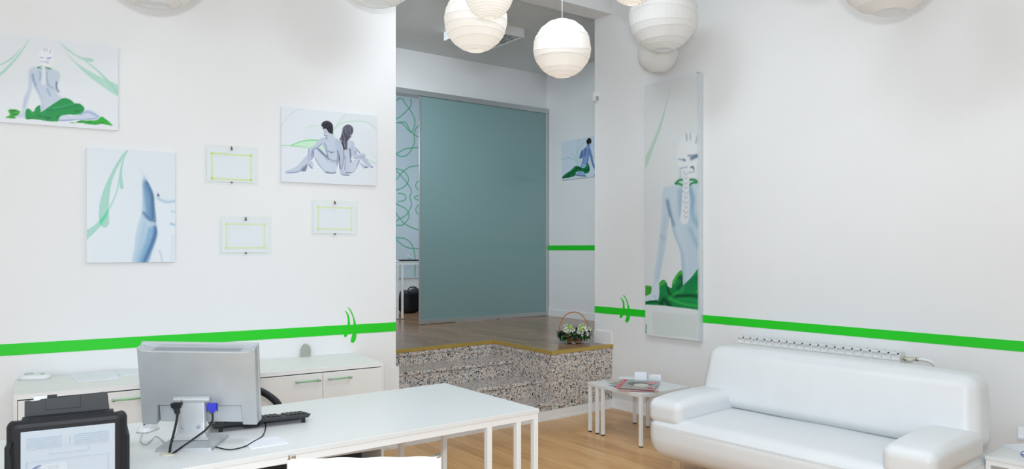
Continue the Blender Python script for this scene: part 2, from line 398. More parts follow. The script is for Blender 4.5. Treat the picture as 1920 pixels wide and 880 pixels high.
# platform room shell
PL_BACK_L = G0 - d1 * 1.9
struct('wall_platform_left', wallseg(BM(), L0 - nL * .02, PL_BACK_L + d2 * .02, 0.2, 0, CEIL), M['wall'])
struct('wall_platform_front', wallseg(BM(), B0 + d1 * .05, B0 + d1 * 1.7, 0.2, 0, CEIL, side=-1), M['wall'])
ang_pr = math.degrees(math.atan2(-d2.y, -d2.x)) if False else A_FURN - 90
dr = -d2
struct('wall_platform_right', wallseg(BM(), AC + d2 * .06, AC + dr * 3.5, 0.2, 0, CEIL), M['wall'])
bm = BM()
def back_piece(x0, x1, z0, z1, y0=0.0, y1=0.12):
    prism(bm, [G0 + d1 * x0 + d2 * y0, G0 + d1 * x1 + d2 * y0, G0 + d1 * x1 + d2 * y1, G0 + d1 * x0 + d2 * y1], z0, z1)
back_piece(-1.95, -1.0, PZ, CEIL); back_piece(-1.0, 2.2, 3.575, CEIL)
struct('wall_platform_back', bm, M['wall'])
bm = BM(); prism(bm, [L0 - d1 * .1, B0 - d1 * .3, B0 + d1 * 1.7, AC + d2 * .05 + d1 * .2, AC + d2 * 0.12, PL_BACK_L + d2 * .1 - d1 * .1], ACEIL, ACEIL + .05)
struct('ceiling_platform', bm, M['ceil'])
# back room shell
Q0, Q1 = G0 - d1 * 3.2 + d2 * .12, G0 + d1 * 2.2 + d2 * .12
BR = 2.6
bm = BM(); prism(bm, [Q0 + d2 * BR, Q1 + d2 * BR, Q1 + d2 * (BR + .1), Q0 + d2 * (BR + .1)], PZ, CEIL); struct('wall_back_room', bm, M['wall'])
bm = BM(); prism(bm, [Q1, Q1 + d1 * .1, Q1 + d1 * .1 + d2 * BR, Q1 + d2 * BR], PZ, CEIL)
struct('wall_back_room_right', bm, M['wall'])
bm = BM(); prism(bm, [Q0, Q0 - d1 * .1, Q0 - d1 * .1 + d2 * BR, Q0 + d2 * BR], PZ, CEIL); struct('wall_back_room_left', bm, M['wall'])
bm = BM(); prism(bm, [Q0, Q1, Q1 + d2 * BR, Q0 + d2 * BR], ACEIL, ACEIL + .05); struct('ceiling_back_room', bm, M['ceil'])
# platform floor
e12 = (C2 - C1).normalized()
bm = BM(); prism(bm, [CS, C1, C2, C3, B0, B0 + d1 * 1.6, AC + d1 * .02, AC + d1 * .1 + d2 * (BR + .2), Q0 + d2 * BR, Q0, PL_BACK_L], PZ - .028, PZ)
struct('floor_platform', bm, M['brown'])
# granite cladding of the platform (front face, return and top riser), with the lip under the nosing
def off(p, v): return Vector((p.x, p.y)) + v
bm = BM(); o_ = .02
inn = [CS + d2 * .25, C1 + d2 * .25 + d1 * .25, C2 + d1 * .25 + d2 * .2, C3 + d2 * .2, C3, C2, C1, CS]
prism(bm, inn, 0.088, PZ - .03)
lip = [CS + d2 * .2, C1 + d2 * .2 + d1 * .2, C2 + d1 * .2 + d2 * .15, C3 + d2 * .15, C3 - d2 * .012, C2 - d2 * .012 - d1 * .012, C1 - d1 * .012 - d2 * .012, CS - d2 * .012]
prism(bm, lip, PZ - .062, PZ - .028)
struct('wall_platform_cladding', bm, M['granite'])
bm = BM()
s_ = .018
outer = [CS - d2 * s_, C1 - d2 * s_ - d1 * s_, C2 - d2 * s_ - d1 * s_, C3 - d2 * s_]
inner = [CS + d2 * .03, C1 + d2 * .03 + d1 * .03, C2 + d2 * .03 + d1 * .03, C3 + d2 * .03]
for i in range(3): prism(bm, [outer[i], outer[i + 1], inner[i + 1], inner[i]], PZ - .026, PZ + .006)
struct('trim_1', bm, M['brass'])
# the flight of granite stairs
st = thing('staircase', 'speckled granite steps rising to the raised wooden platform', 'stairs', P3(C1), 0)
SL = 1.62
def spoly(t0, t1, ext=0.0):
    a0, a1 = C1 + e12 * t0, C1 + e12 * t1
    return [Vector((q.x - C1.x, q.y - C1.y)) for q in (a0 - d1 * .001, a0 - d1 * (SL - .03), a1 - d1 * (SL - .04), a1 - d1 * .001)]
hs = [PZ * .75, PZ * .5, PZ * .25]; ts = [.362, .722, 1.0]
for i in range(3):
    bm = BM(); prism(bm, spoly(0.0 if i == 0 else ts[i - 1] - .02, ts[i]), hs[i] - .03, hs[i]); obj('tread', bm, M['granite'], st, bevel=.005)
    bm = BM(); prism(bm, spoly(max(0, ts[i] - .3), ts[i] - .018), 0.0 if i == 2 else hs[i + 1] - .03, hs[i] - .03); obj('riser', bm, M['granite'], st)
bm = BM(); q = C2 - d2 * .004
prism(bm, [q + d1 * (.0), q - d1 * 1.62, q - d1 * 1.62 - d2 * .012, q - d1 * .0 - d2 * .012], 0, .088)
prism(bm, [q, q - d2 * .012, C3 - d2 * .016, C3 - d2 * .004], 0, .088)
prism(bm, [q, q - d2 * .018, C3 - d2 * .022, C3 - d2 * .004], 0, .02)
struct('baseboard_platform', bm, M['trim'])
# baseboards
sR = (C3 - B0).dot(uR)
bm = BM()
for (z, t) in ((.09, .012), (.02, .018)):
    prism(bm, [B0 + uR * sR, B0 + uR * 8.9, B0 + uR * 8.9 + nR * t, B0 + uR * sR + nR * t], 0, z)
prism(bm, [B0 + nR * .0, B0 + uR * (sR - .005), B0 + uR * (sR - .005) + nR * .014, B0 + nR * .014], PZ, PZ + .125)
struct('baseboard_right', bm, M['trim'])
bm = BM()
for (z, t) in ((.09, .012), (.02, .018)): prism(bm, [L1, L0, L0 + nL * t, L1 + nL * t], 0, z)
struct('baseboard_left', bm, M['trim'])
bm = BM(); nb = -d1
prism(bm, [AC, AC + dr * 3.0, AC + dr * 3.0 - d1 * .014, AC - d1 * .014], PZ, PZ + .095)
struct('baseboard_platform_right', bm, M['trim'])
bm = BM(); prism(bm, [L0 - uL * .05 + nL * .004, L0 + uL * .027 + nL * .004, L0 + uL * .027 - nL * .27, L0 - uL * .05 - nL * .27], 0, .647)
struct('trim_2', bm, M['wall'])
# small white edge profile on the wall corner beside the opening
bm = BM(); prism(bm, [B0 + uR * .0 + nR * .0015, B0 + uR * .012 + nR * .0015, B0 + uR * .012 - nR * .01, B0 - uR * .006 - nR * .01], PZ, 3.95)
struct('trim_3', bm, M['trim'])

# green stripes with their leaf flourish (painted on the walls)
def flourish(bm, pxs, O, ang, y):
    for poly in pxs:
        pts = [on_wall(px, py, O, ang) for px, py in poly]
        pts = catmull([Vector((a, b, 0)) for a, b in pts], 4, True)
        prism_xz(bm, [(p.x, p.y) for p in pts], y, -.0002)
ZS = EYE - PZ
def fl(sc_, ox, oy, L): return [[(x / sc_ + ox, y / sc_ + oy) for x, y in l] for l in L]
FLO = [[(240, 70), (290, 110), (335, 190), (375, 300), (405, 400), (418, 520), (420, 620), (405, 730), (375, 785), (335, 805), (305, 780), (310, 720), (335, 640), (355, 560), (362, 430), (355, 320), (320, 210), (280, 130)],
       [(185, 140), (225, 175), (262, 240), (280, 330), (288, 440), (275, 540), (245, 620), (215, 675), (185, 688), (162, 665), (170, 620), (215, 540), (235, 440), (243, 330), (230, 240), (205, 180)]]
bm = BM(); box(bm, -8.9, 0.0, -.003, -.0002, ZS - .036, ZS + .036); flourish(bm, fl(11, 630, 570, FLO), L0, A_LEFT, -.0036)
struct('trim_4', bm, M['green'], loc=P3(L0), ang=A_LEFT)
bm = BM(); box(bm, 0.0, 8.9, -.003, -.0002, ZS - .034, ZS + .034)
flourish(bm, fl(1, 0, 0, [[(1164 + a * .0 + (x - 185) * .074, 553 + (y - 70) * .0708 + 0) for x, y in l for a in (0,)] for l in FLO]), B0, A_RIGHT, -.0036)
struct('trim_5', bm, M['green'], loc=P3(B0), ang=A_RIGHT)
bm = BM(); box(bm, 0.0, 3.0, -.003, -.0002, EYE - .034, EYE + .034); struct('trim_6', bm, M['green'], loc=P3(AC), ang=A_FURN - 90)

# ------------------------------------------------------------------ sliding frosted glass door
xr = on_wall(1019.5, 400, G0, A_FURN)[0]
dj = thing('door_1', None, None, P3(G0, 0), A_FURN); dj['kind'] = 'structure'
bm = BM(); box(bm, -1.0, xr + .06, -.06, .13, 3.515, 3.58); obj('door_track', bm, M['alu'], dj, bevel=.003)
bm = BM(); box(bm, xr + .0, xr + .045, -.055, .12, PZ, 3.515); obj('door_jamb', bm, M['alu'], dj, bevel=.003)
bm = BM(); box(bm, 0.0, xr, -.035, -.023, PZ + .05, 3.515); pane = obj('door_pane', bm, M['frost'], dj)
bm = BM(); box(bm, 0.0, xr, -.045, -.013, PZ + .008, PZ + .058); obj('door_bottom_rail', bm, M['alu'], dj, bevel=.002)
bm = BM(); box(bm, -.012, 0.004, -.042, -.016, PZ + .008, 3.515); obj('door_edge_profile', bm, M['alu'], dj)

# ------------------------------------------------------------------ painter for the prints (colours of the printed picture on a fine mesh)
class Print:
    def __init__(s, x0, x1, z0, z1, step, bgc, conv):
        s.x0, s.x1, s.z0, s.z1 = x0, x1, z0, z1
        s.nx = max(2, int((x1 - x0) / step)); s.nz = max(2, int((z1 - z0) / step))
        xs = np.linspace(x0, x1, s.nx + 1); zs = np.linspace(z0, z1, s.nz + 1)
        s.X, s.Z = np.meshgrid(xs, zs); s.col = np.zeros(s.X.shape + (3,)); s.col[:] = bgc; s.conv = conv; s.step = step
    def pts(s, P, smooth=True, closed=True):
        q = [Vector(s.conv(*p) + (0,)) for p in P]
        if smooth: q = catmull(q, 5, closed)
        return np.array([(v.x, v.y) for v in q])
    def mask(s, P, smooth=True):
        q = s.pts(P, smooth); acc = np.zeros(s.X.shape)
        for dx in (-.25, .25):
            for dz in (-.25, .25):
                X = s.X + dx * s.step; Z = s.Z + dz * s.step; ins = np.zeros(X.shape, bool)
                for i in range(len(q)):
                    x1, z1 = q[i]; x2, z2 = q[(i + 1) % len(q)]
                    if z1 == z2: continue
                    c = ((z1 > Z) != (z2 > Z)) & (X < (x2 - x1) * (Z - z1) / (z2 - z1) + x1); ins ^= c
                acc += ins
        return acc / 4
    def poly(s, P, c, a=1.0, smooth=True, soft=0):
        m = s.mask(P, smooth)
        for _ in range(soft):
            m[1:-1, 1:-1] = (m[1:-1, 1:-1] * 2 + m[:-2, 1:-1] + m[2:, 1:-1] + m[1:-1, :-2] + m[1:-1, 2:]) / 6
        s.mix(m * a, c); return m
    def mix(s, m, c): s.col = s.col * (1 - m[..., None]) + np.array(c, float) * m[..., None]
    def stroke(s, P, w0, c, a=1.0, w1=None, soft=True, clip=None):
        w1 = w0 if w1 is None else w1
        q = s.pts(P, True, False); best = np.zeros(s.X.shape)
        k = abs(s.conv(100, 0)[0] - s.conv(0, 0)[0]) / 100 if not hasattr(s, 'k') else s.k
        n = len(q) - 1
        for i in range(n):
            (x1, z1), (x2, z2) = q[i], q[i + 1]; dx, dz = x2 - x1, z2 - z1; L = dx * dx + dz * dz + 1e-12
            t = np.clip(((s.X - x1) * dx + (s.Z - z1) * dz) / L, 0, 1)
            d = np.hypot(s.X - x1 - t * dx, s.Z - z1 - t * dz); w = max((w0 + (w1 - w0) * (i + t.mean()) / n) * k, 1e-5)
            f = np.exp(-(d / w) ** 2) if soft else np.clip((w - d) / s.step + .5, 0, 1)
            best = np.maximum(best, f)
        if clip is not None: best = best * clip
        s.mix(best * a, c)
    def build(s, name, parent, y, m):
        n0 = s.nx + 1; V = np.stack([s.X.ravel(), np.full(s.X.size, y), s.Z.ravel()], 1)
        i = np.arange(s.nz)[:, None] * n0 + np.arange(s.nx)[None, :]; i = i.ravel()
        F = np.stack([i, i + 1, i + 1 + n0, i + n0], 1)
        me = bpy.data.meshes.new(name); me.from_pydata(V.tolist(), [], F.tolist())
        at = me.color_attributes.new('print', 'FLOAT_COLOR', 'POINT')
        c = s.col.reshape(-1, 3) / 255.0; c = np.where(c <= 0.04045, c / 12.92, ((c + 0.055) / 1.055) ** 2.4)
        at.data.foreach_set('color', np.concatenate([c, np.ones((len(c), 1))], 1).astype(np.float32).ravel())
        me.materials.append(m); o = bpy.data.objects.new(name, me); C.objects.link(o); o.parent = parent; return o
def conv_on(O, ang, off_, ox, oy, sc_, dx=0.0, dz=0.0):
    def f(x, y):
        a, b = on_wall(x / sc_ + ox, y / sc_ + oy, O, ang, off_); return (a - dx, b - dz)
    return f
BGP = (229, 234, 239)
SKIN, SH, DK = (200, 212, 228), (132, 156, 196), (84, 108, 160)
G1, G2, G3 = (32, 150, 78), (12, 100, 52), (92, 196, 60)
def panel(name, label, cat, O, ang, x0, x1, z0, z1, t, off_=0.0, mat_=None, group=None):
    u = unit(ang); n = unit(ang - 90); c = O + u * ((x0 + x1) / 2) + n * off_
    th = thing(name, label, cat, (c.x, c.y, z0), ang, group)
    bm = BM(); box(bm, -(x1 - x0) / 2, (x1 - x0) / 2, -t, -.001, 0, z1 - z0); obj('board', bm, mat_ or M['whiteplastic'], th, bevel=.001)
    return th, (x0 + x1) / 2, z0

# print 1: seated figure with green cloth (upper left)
a0 = on_wall(-55, 230, L0, A_LEFT, .02)[0]; a1, zb = on_wall(221.5, 245, L0, A_LEFT, .02); zt = on_wall(221.5, 90, L0, A_LEFT, .02)[1]
th, mx_, mz_ = panel('canvas_print', 'wide wall print of a woman seated on green cloth with green ribbons, upper left', 'wall art', L0, A_LEFT, a0, a1, zb, zt, .02)
p = Print(a0 - mx_, a1 - mx_, 0, zt - zb, .0048, BGP, conv_on(L0, A_LEFT, .02, 0, 40, 4, mx_, mz_))
PG = (182, 220, 208)
p.poly([(428, 150), (500, 240), (600, 330), (700, 390), (800, 440), (890, 485), (890, 560), (820, 525), (740, 470), (650, 400), (560, 310), (480, 220)], PG)
p.poly([(450, 155), (520, 215), (600, 265), (690, 280), (702, 295), (690, 305), (640, 298), (570, 262), (500, 215)], PG)
p.stroke([(640, 300), (730, 370), (820, 460), (890, 550)], 3, (165, 214, 194), 1, 14, False)
p.poly([(225, 125), (150, 230), (60, 330), (0, 385), (-120, 470), (-120, 520), (0, 412), (70, 350), (160, 240)], PG)
p.poly([(160, 200), (80, 275), (0, 320), (-100, 350), (-100, 365), (0, 332), (90, 285)], PG)
p.poly([(310, 215), (345, 195), (385, 215), (397, 260), (385, 310), (370, 345), (310, 345), (292, 300), (285, 250)], (236, 240, 246), soft=3)
for q in ([(330, 205), (335, 225)], [(350, 200), (352, 222)], [(380, 215), (372, 240)]): p.stroke(q, 4, (150, 166, 196), .7)
p.stroke([(300, 270), (325, 276)], 4, (110, 130, 190), .7); p.stroke([(355, 278), (382, 274)], 5, (90, 110, 185), .8)
p.stroke([(300, 300), (330, 305), (370, 290)], 4, (160, 172, 196), .6); p.stroke([(345, 310), (365, 312)], 4, (120, 136, 170), .6)
bk = p.poly([(300, 350), (245, 345), (215, 370), (215, 440), (208, 510), (185, 570), (170, 640), (160, 690), (120, 708), (115, 718), (150, 722), (186, 720), (190, 670), (215, 590), (235, 520), (248, 450), (262, 500), (295, 560), (312, 620), (308, 690), (420, 620), (465, 580), (435, 545), (428, 490), (440, 455), (452, 400), (430, 372), (390, 358), (350, 350)], SKIN, soft=2)
p.stroke([(245, 400), (252, 440), (265, 480)], 10, SH, .8, clip=bk); p.stroke([(300, 380), (305, 410), (300, 440)], 9, SH, .5, clip=bk)
p.stroke([(350, 380), (350, 430), (365, 480), (395, 500)], 8, SH, .6, clip=bk); p.stroke([(355, 510), (375, 555)], 10, SH, .5, clip=bk)
p.stroke([(260, 480), (300, 580), (312, 650)], 14, SH, .35, clip=bk); p.stroke([(190, 560), (180, 640)], 10, (170, 190, 216), .6, clip=bk)
p.stroke([(424, 455), (424, 500), (440, 528)], 7, (104, 118, 160), .9)
p.poly([(315, 340), (340, 335), (345, 400), (342, 470), (325, 480), (310, 465), (315, 400)], (228, 233, 240), .9, soft=1)
for q in ([(280, 345), (312, 338)], [(285, 350), (312, 354)], [(342, 344), (382, 354)], [(345, 356), (380, 357)]): p.stroke(q, 4, (30, 130, 80), .9)
cl = p.poly([(310, 680), (370, 640), (430, 600), (480, 575), (530, 590), (560, 615), (600, 620), (632, 650), (615, 690), (560, 702), (510, 700), (470, 712), (440, 748), (370, 750), (300, 740), (240, 735), (200, 735), (188, 715), (195, 665), (215, 655), (250, 680), (270, 645), (300, 630), (305, 665)], G1)
c2 = p.poly([(60, 670), (90, 658), (150, 675), (140, 700), (110, 715), (120, 727), (40, 725), (75, 700)], (70, 180, 60))
c3 = p.poly([(560, 765), (600, 745), (720, 742), (760, 715), (800, 740), (842, 782), (760, 770), (700, 777), (620, 765), (520, 758)], (50, 175, 60))
rnd = random.Random(3)
for i in range(16):
    x = 330 + i * 18; p.stroke([(x, 690 - i * 5), (x + 22, 660 - i * 4), (x + 42, 660 - i * 2)], 3.5, (70, 190, 130), .45, clip=cl); p.stroke([(x + 6, 695 - i * 5), (x + 30, 668 - i * 4), (x + 44, 668 - i * 2)], 3, G2, .5, clip=cl)
for i in range(14):
    x = rnd.uniform(190, 600); y = rnd.uniform(670, 745); p.stroke([(x, y), (x + rnd.uniform(15, 50), y + rnd.uniform(-18, 18))], 5, rnd.choice([G2, G3, (10, 80, 50)]), .6, clip=cl)
for i in range(8):
    x = rnd.uniform(50, 140); y = rnd.uniform(665, 720); p.stroke([(x, y), (x + 30, y + rnd.uniform(-12, 12))], 5, G2, .6, clip=c2)
    x = rnd.uniform(560, 800); y = rnd.uniform(740, 775); p.stroke([(x, y), (x + 30, y + rnd.uniform(-12, 12))], 5, G2, .7, clip=c3)
lg = p.poly([(442, 745), (450, 715), (490, 702), (540, 712), (600, 695), (660, 662), (740, 700), (742, 725), (690, 738), (600, 738), (540, 745), (480, 752)], (206, 216, 234))
p.stroke([(600, 700), (660, 680), (735, 715)], 10, SH, .6, clip=lg); p.stroke([(450, 745), (600, 738), (730, 730)], 5, (90, 110, 170), .6, clip=lg)
p.build('print', th, -.0206, M['art'])

# print 2: arm close-up
a0, zb = on_wall(162.7, 493.2, L0, A_LEFT, .02); a1 = on_wall(328.3, 490, L0, A_LEFT, .02)[0]; zt = on_wall(163, 276.5, L0, A_LEFT, .02)[1]
th, mx_, mz_ = panel('canvas_print', 'upright wall print of a bent arm in blue tones beside a green leaf', 'wall art', L0, A_LEFT, a0, a1, zb, zt, .02)
p = Print(a0 - mx_, a1 - mx_, 0, zt - zb, .0042, (223, 231, 238), conv_on(L0, A_LEFT, .02, 140, 260, 3.519, mx_, mz_))
PG = (165, 212, 200)
p.poly([(362, 65), (330, 90), (285, 150), (235, 240), (190, 340), (165, 430), (160, 520), (170, 570), (195, 588), (220, 575), (228, 545), (225, 480), (228, 400), (240, 310), (265, 230), (300, 160), (340, 95)], PG)
p.poly([(335, 110), (312, 160), (298, 220), (293, 280), (300, 325), (312, 335), (323, 322), (318, 290), (313, 230), (320, 160)], PG)
p.stroke([(345, 90), (312, 160), (298, 240), (280, 340), (250, 420), (222, 470)], 3, PG, 1, 5, False)
p.poly([(224, 460), (215, 510), (170, 580), (110, 640), (60, 680), (60, 620), (130, 572), (180, 520)], PG)
p.poly([(222, 465), (216, 505), (172, 572), (163, 540), (185, 515)], (96, 208, 164))
am = p.poly([(455, 235), (480, 280), (510, 340), (523, 380), (528, 450), (538, 520), (540, 580), (548, 625), (535, 680), (510, 750), (478, 830), (382, 830), (395, 720), (402, 640), (420, 560), (440, 500), (445, 430), (448, 350), (445, 290)], (190, 211, 228), soft=2)
p.stroke([(480, 295), (508, 370), (514, 440), (515, 520)], 26, (66, 108, 150), .95, clip=am); p.stroke([(470, 320), (480, 420), (490, 510)], 26, (96, 142, 182), .75, clip=am)
p.stroke([(455, 490), (490, 530), (530, 545)], 12, (70, 112, 156), .7, clip=am)
p.stroke([(535, 590), (525, 650), (490, 740), (455, 820)], 22, (70, 112, 160), .95, clip=am); p.stroke([(500, 600), (480, 680), (450, 760), (430, 820)], 22, (110, 164, 204), .7, clip=am)
p.stroke([(460, 560), (440, 680), (410, 800)], 18, (160, 190, 214), .5, clip=am); p.stroke([(450, 245), (445, 220), (430, 190)], 14, (214, 226, 238), .6)
p.poly([(540, 400), (560, 412), (600, 425), (662, 428), (662, 830), (560, 830), (540, 720), (552, 620), (542, 500)], (228, 235, 243), .8, soft=5)
p.stroke([(548, 392), (575, 408), (610, 418), (670, 412)], 11, (168, 200, 220), .85); p.stroke([(640, 480), (670, 488)], 9, (176, 206, 224), .7); p.stroke([(635, 562), (670, 574)], 9, (150, 186, 212), .8)
p.stroke([(550, 362), (552, 374)], 9, (186, 198, 216), .9); p.stroke([(548, 372), (554, 377)], 6, (30, 50, 100), .95)
p.stroke([(560, 740), (575, 800), (580, 830)], 8, (198, 212, 226), .8); p.stroke([(650, 640), (640, 800)], 14, (214, 224, 236), .7)
p.build('print', th, -.0206, M['art'])

# print 3: couple sitting back to back
a0, zb = on_wall(527.8, 340.5, L0, A_LEFT, .02); a1 = on_wall(705.5, 346, L0, A_LEFT, .02)[0]; zt = on_wall(527.8, 200, L0, A_LEFT, .02)[1]
th, mx_, mz_ = panel('canvas_print', 'wall print of a dark-haired couple sitting back to back over pale green ribbons', 'wall art', L0, A_LEFT, a0, a1, zb, zt, .02)
p = Print(a0 - mx_, a1 - mx_, 0, zt - zb, .0034, (226, 232, 240), conv_on(L0, A_LEFT, .02, 520, 195, 5.677, mx_, mz_))
p.poly([(250, 320), (330, 240), (420, 230), (500, 260), (480, 330), (430, 385), (300, 390)], (220, 229, 234), .6, soft=4)
p.poly([(145, 445), (250, 405), (350, 388), (430, 388), (520, 520), (500, 560), (430, 480), (330, 470)], (196, 234, 204), .8, soft=2)
p.stroke([(42, 440), (140, 446), (250, 455), (330, 470)], 4, (130, 214, 140), .9); p.stroke([(140, 445), (250, 402), (350, 385), (430, 387)], 4, (84, 208, 96), .9, 6)
p.poly([(598, 285), (640, 215), (730, 110), (1050, 140), (1050, 300), (960, 195), (800, 188), (680, 215), (610, 270)], (219, 229, 230), .5, soft=2)
p.stroke([(600, 280), (650, 200), (730, 105)], 3, (160, 214, 170), .8); p.stroke([(600, 275), (680, 208), (800, 186), (950, 195), (1055, 270)], 3.5, (158, 218, 168), .9)
p.stroke([(595, 300), (600, 350)], 8, (150, 220, 160), .6); p.stroke([(300, 260), (360, 232), (430, 232), (470, 250)], 3, (186, 222, 192), .8)
p.stroke([(42, 245), (110, 140), (200, 70), (280, 48)], 2.5, (190, 200, 204), .8)
p.stroke([(940, 580), (1000, 612), (1060, 640)], 3.5, (140, 218, 150), .9); p.stroke([(990, 510), (1060, 600)], 3, (190, 222, 200), .8)
S0, S1, S2 = (196, 207, 224), (134, 146, 176), (84, 94, 124)
p.poly([(250, 690), (300, 650), (322, 640), (300, 715), (250, 712)], (130, 138, 162)); p.poly([(410, 470), (450, 480), (540, 570), (560, 610), (500, 560), (430, 505)], (120, 132, 164))
t_ = p.poly([(520, 345), (500, 360), (440, 385), (470, 430), (500, 490), (525, 540), (535, 600), (560, 650), (575, 690), (600, 735), (630, 700), (655, 600), (668, 560), (690, 480), (680, 420), (650, 380), (600, 345), (590, 315), (545, 300)], S0)
for q in ([(535, 500), (575, 517), (600, 512)], [(500, 420), (520, 470), (530, 560)], [(560, 590), (600, 610), (650, 600)]): p.stroke(q, 9, S1, .7, clip=t_)
p.stroke([(640, 460), (648, 540), (640, 640)], 13, S1, .8, clip=t_); p.stroke([(530, 545), (545, 590)], 7, S2, .7, clip=t_); p.stroke([(570, 515), (576, 520)], 5, (60, 66, 90), .9); p.stroke([(515, 355), (528, 372)], 6, S2, .7, clip=t_)
th_ = p.poly([(385, 490), (420, 480), (450, 510), (520, 570), (560, 630), (620, 650), (625, 720), (615, 738), (570, 742), (520, 735), (480, 700), (430, 640), (395, 570), (378, 520)], (204, 214, 229))
p.stroke([(500, 725), (570, 740), (620, 735)], 9, S2, .8, clip=th_); p.stroke([(460, 515), (540, 600)], 8, S1, .6, clip=th_); p.stroke([(400, 580), (440, 650), (490, 712)], 10, S1, .6, clip=th_)
sn = p.poly([(405, 490), (370, 500), (300, 560), (240, 630), (180, 680), (90, 715), (88, 735), (140, 740), (230, 727), (262, 690), (310, 655), (340, 615), (385, 570)], S0)
p.stroke([(100, 737), (230, 722), (270, 680), (320, 640), (375, 570)], 8, S1, .8, clip=sn); p.stroke([(380, 500), (382, 560)], 6, S2, .8, clip=sn)
ra = p.poly([(500, 355), (440, 380), (395, 440), (345, 465), (325, 490), (325, 560), (320, 620), (327, 655), (350, 682), (378, 692), (380, 670), (368, 650), (388, 662), (372, 620), (355, 600), (370, 540), (385, 492), (430, 470), (475, 430), (510, 390)], (192, 203, 221))
p.stroke([(470, 430), (420, 470), (380, 488), (360, 560)], 7, S1, .9, clip=ra); p.stroke([(340, 650), (368, 690)], 5, S2, .7, clip=ra); p.stroke([(335, 480), (328, 600)], 6, S1, .5, clip=ra)
la = p.poly([(620, 385), (655, 385), (690, 420), (712, 480), (714, 560), (705, 640), (700, 700), (745, 740), (772, 752), (768, 762), (740, 766), (700, 760), (672, 745), (665, 690), (668, 620), (655, 560), (635, 500), (615, 440)], (186, 197, 217))
p.stroke([(705, 470), (708, 560), (695, 690)], 8, S1, .9, clip=la); p.stroke([(640, 500), (660, 570), (668, 690)], 6, S2, .8, clip=la); p.stroke([(690, 757), (766, 762)], 5, S2, .8, clip=la)
fc = p.poly([(488, 268), (505, 262), (545, 290), (560, 320), (540, 345), (520, 345), (500, 338), (488, 315), (494, 295)], (196, 204, 218)); p.stroke([(500, 335), (530, 345)], 6, S2, .7, clip=fc); p.stroke([(508, 285), (514, 300)], 5, S1, .8, clip=fc)
hm = p.poly([(470, 235), (474, 205), (500, 186), (530, 180), (560, 190), (585, 215), (593, 250), (592, 300), (585, 320), (560, 312), (540, 298), (528, 275), (505, 262), (490, 272), (484, 250)], (44, 44, 54))
p.stroke([(485, 215), (530, 195), (575, 215)], 6, (100, 100, 114), .5, clip=hm); p.stroke([(500, 240), (560, 230)], 5, (84, 84, 98), .5, clip=hm)
wt = p.poly([(735, 410), (760, 395), (795, 390), (817, 415), (818, 470), (795, 540), (785, 600), (830, 640), (822, 700), (800, 735), (740, 738), (712, 722), (714, 600), (718, 500), (728, 450)], S0)
p.stroke([(772, 480), (780, 560), (785, 620)], 9, S2, .8, clip=wt); p.stroke([(722, 560), (718, 700)], 8, S1, .7, clip=wt); p.stroke([(730, 735), (800, 738)], 7, S2, .9, clip=wt)
p.stroke([(660, 560), (662, 640), (668, 690)], 5, (60, 66, 96), .8)
wth = p.poly([(785, 625), (830, 592), (885, 580), (866, 640), (830, 705), (800, 735), (775, 700)], (204, 213, 228)); p.stroke([(870, 600), (840, 690), (805, 735)], 7, S1, .7, clip=wth)
for P_ in ([(865, 620), (910, 640), (955, 670), (950, 682), (915, 685), (890, 650)], [(880, 575), (930, 570), (1000, 650), (1018, 676), (980, 676), (935, 640), (900, 600)]):
    q = p.poly(P_, (188, 198, 218)); 
p.stroke([(935, 676), (956, 674)], 6, (56, 60, 84), .8); p.stroke([(1000, 674), (1014, 674)], 4, (56, 60, 84), .8)
wa = p.poly([(800, 400), (818, 440), (825, 500), (852, 540), (900, 528), (936, 538), (935, 565), (890, 572), (825, 585), (800, 560), (783, 500)], (190, 200, 219)); p.stroke([(825, 585), (890, 572), (930, 562)], 6, S1, .8, clip=wa)
p.poly([(820, 462), (850, 480), (885, 520), (870, 528), (840, 500)], (170, 182, 206)); p.stroke([(828, 500), (835, 530)], 5, S2, .8)
hw = p.poly([(690, 290), (700, 250), (730, 226), (765, 221), (800, 245), (808, 290), (792, 330), (770, 370), (747, 400), (745, 450), (742, 490), (715, 472), (700, 430), (685, 395), (662, 382), (680, 335)], (96, 98, 112))
rnd = random.Random(5)
for i in range(26):
    x = rnd.uniform(680, 790); y = rnd.uniform(235, 440); p.stroke([(x, y), (x - rnd.uniform(-8, 14), y + 26), (x + rnd.uniform(-6, 10), y + 50)], 3.5, rnd.choice([(40, 40, 52), (160, 166, 180), (60, 60, 72)]), .7, clip=hw)
p.poly([(670, 395), (700, 420), (715, 470), (722, 490), (705, 480), (690, 430)], (30, 30, 40)); p.stroke([(782, 335), (795, 345), (785, 358)], 7, (200, 206, 220), .9)
p.build('print', th, -.0206, M['art'])

# print 4: tall panel on the right wall
a0 = on_wall(1210, 400, B0, A_RIGHT, .045)[0]; a1 = on_wall(1311, 400, B0, A_RIGHT, .045)[0]
zt = on_wall(1210, 159.5, B0, A_RIGHT, .045)[1]; zb = on_wall(1210, 628.5, B0, A_RIGHT, .045)[1]
th, mx_, mz_ = panel('canvas_print', 'tall narrow wall panel of a braided woman above green cloth, between table and sofa', 'wall art', B0, A_RIGHT, a0, a1, zb, zt, .045)
p = Print(a0 - mx_, a1 - mx_, 0, zt - zb, .0058, (222, 226, 228), conv_on(B0, A_RIGHT, .045, 1200, 240, 4.19, mx_, mz_))
PG = (188, 214, 198)
p.poly([(240, -352), (215, -200), (165, 0), (110, 150), (60, 290), (38, 330), (38, 250), (90, 130), (150, -20), (205, -190)], PG)
p.stroke([(95, 130), (60, 200), (40, 240)], 3, (190, 208, 204), .8)
p.poly([(310, 110), (345, 55), (400, 34), (448, 65), (470, 150), (466, 230), (440, 300), (425, 350), (430, 420), (345, 420), (320, 340), (300, 290), (290, 220)], (229, 232, 234), soft=3)
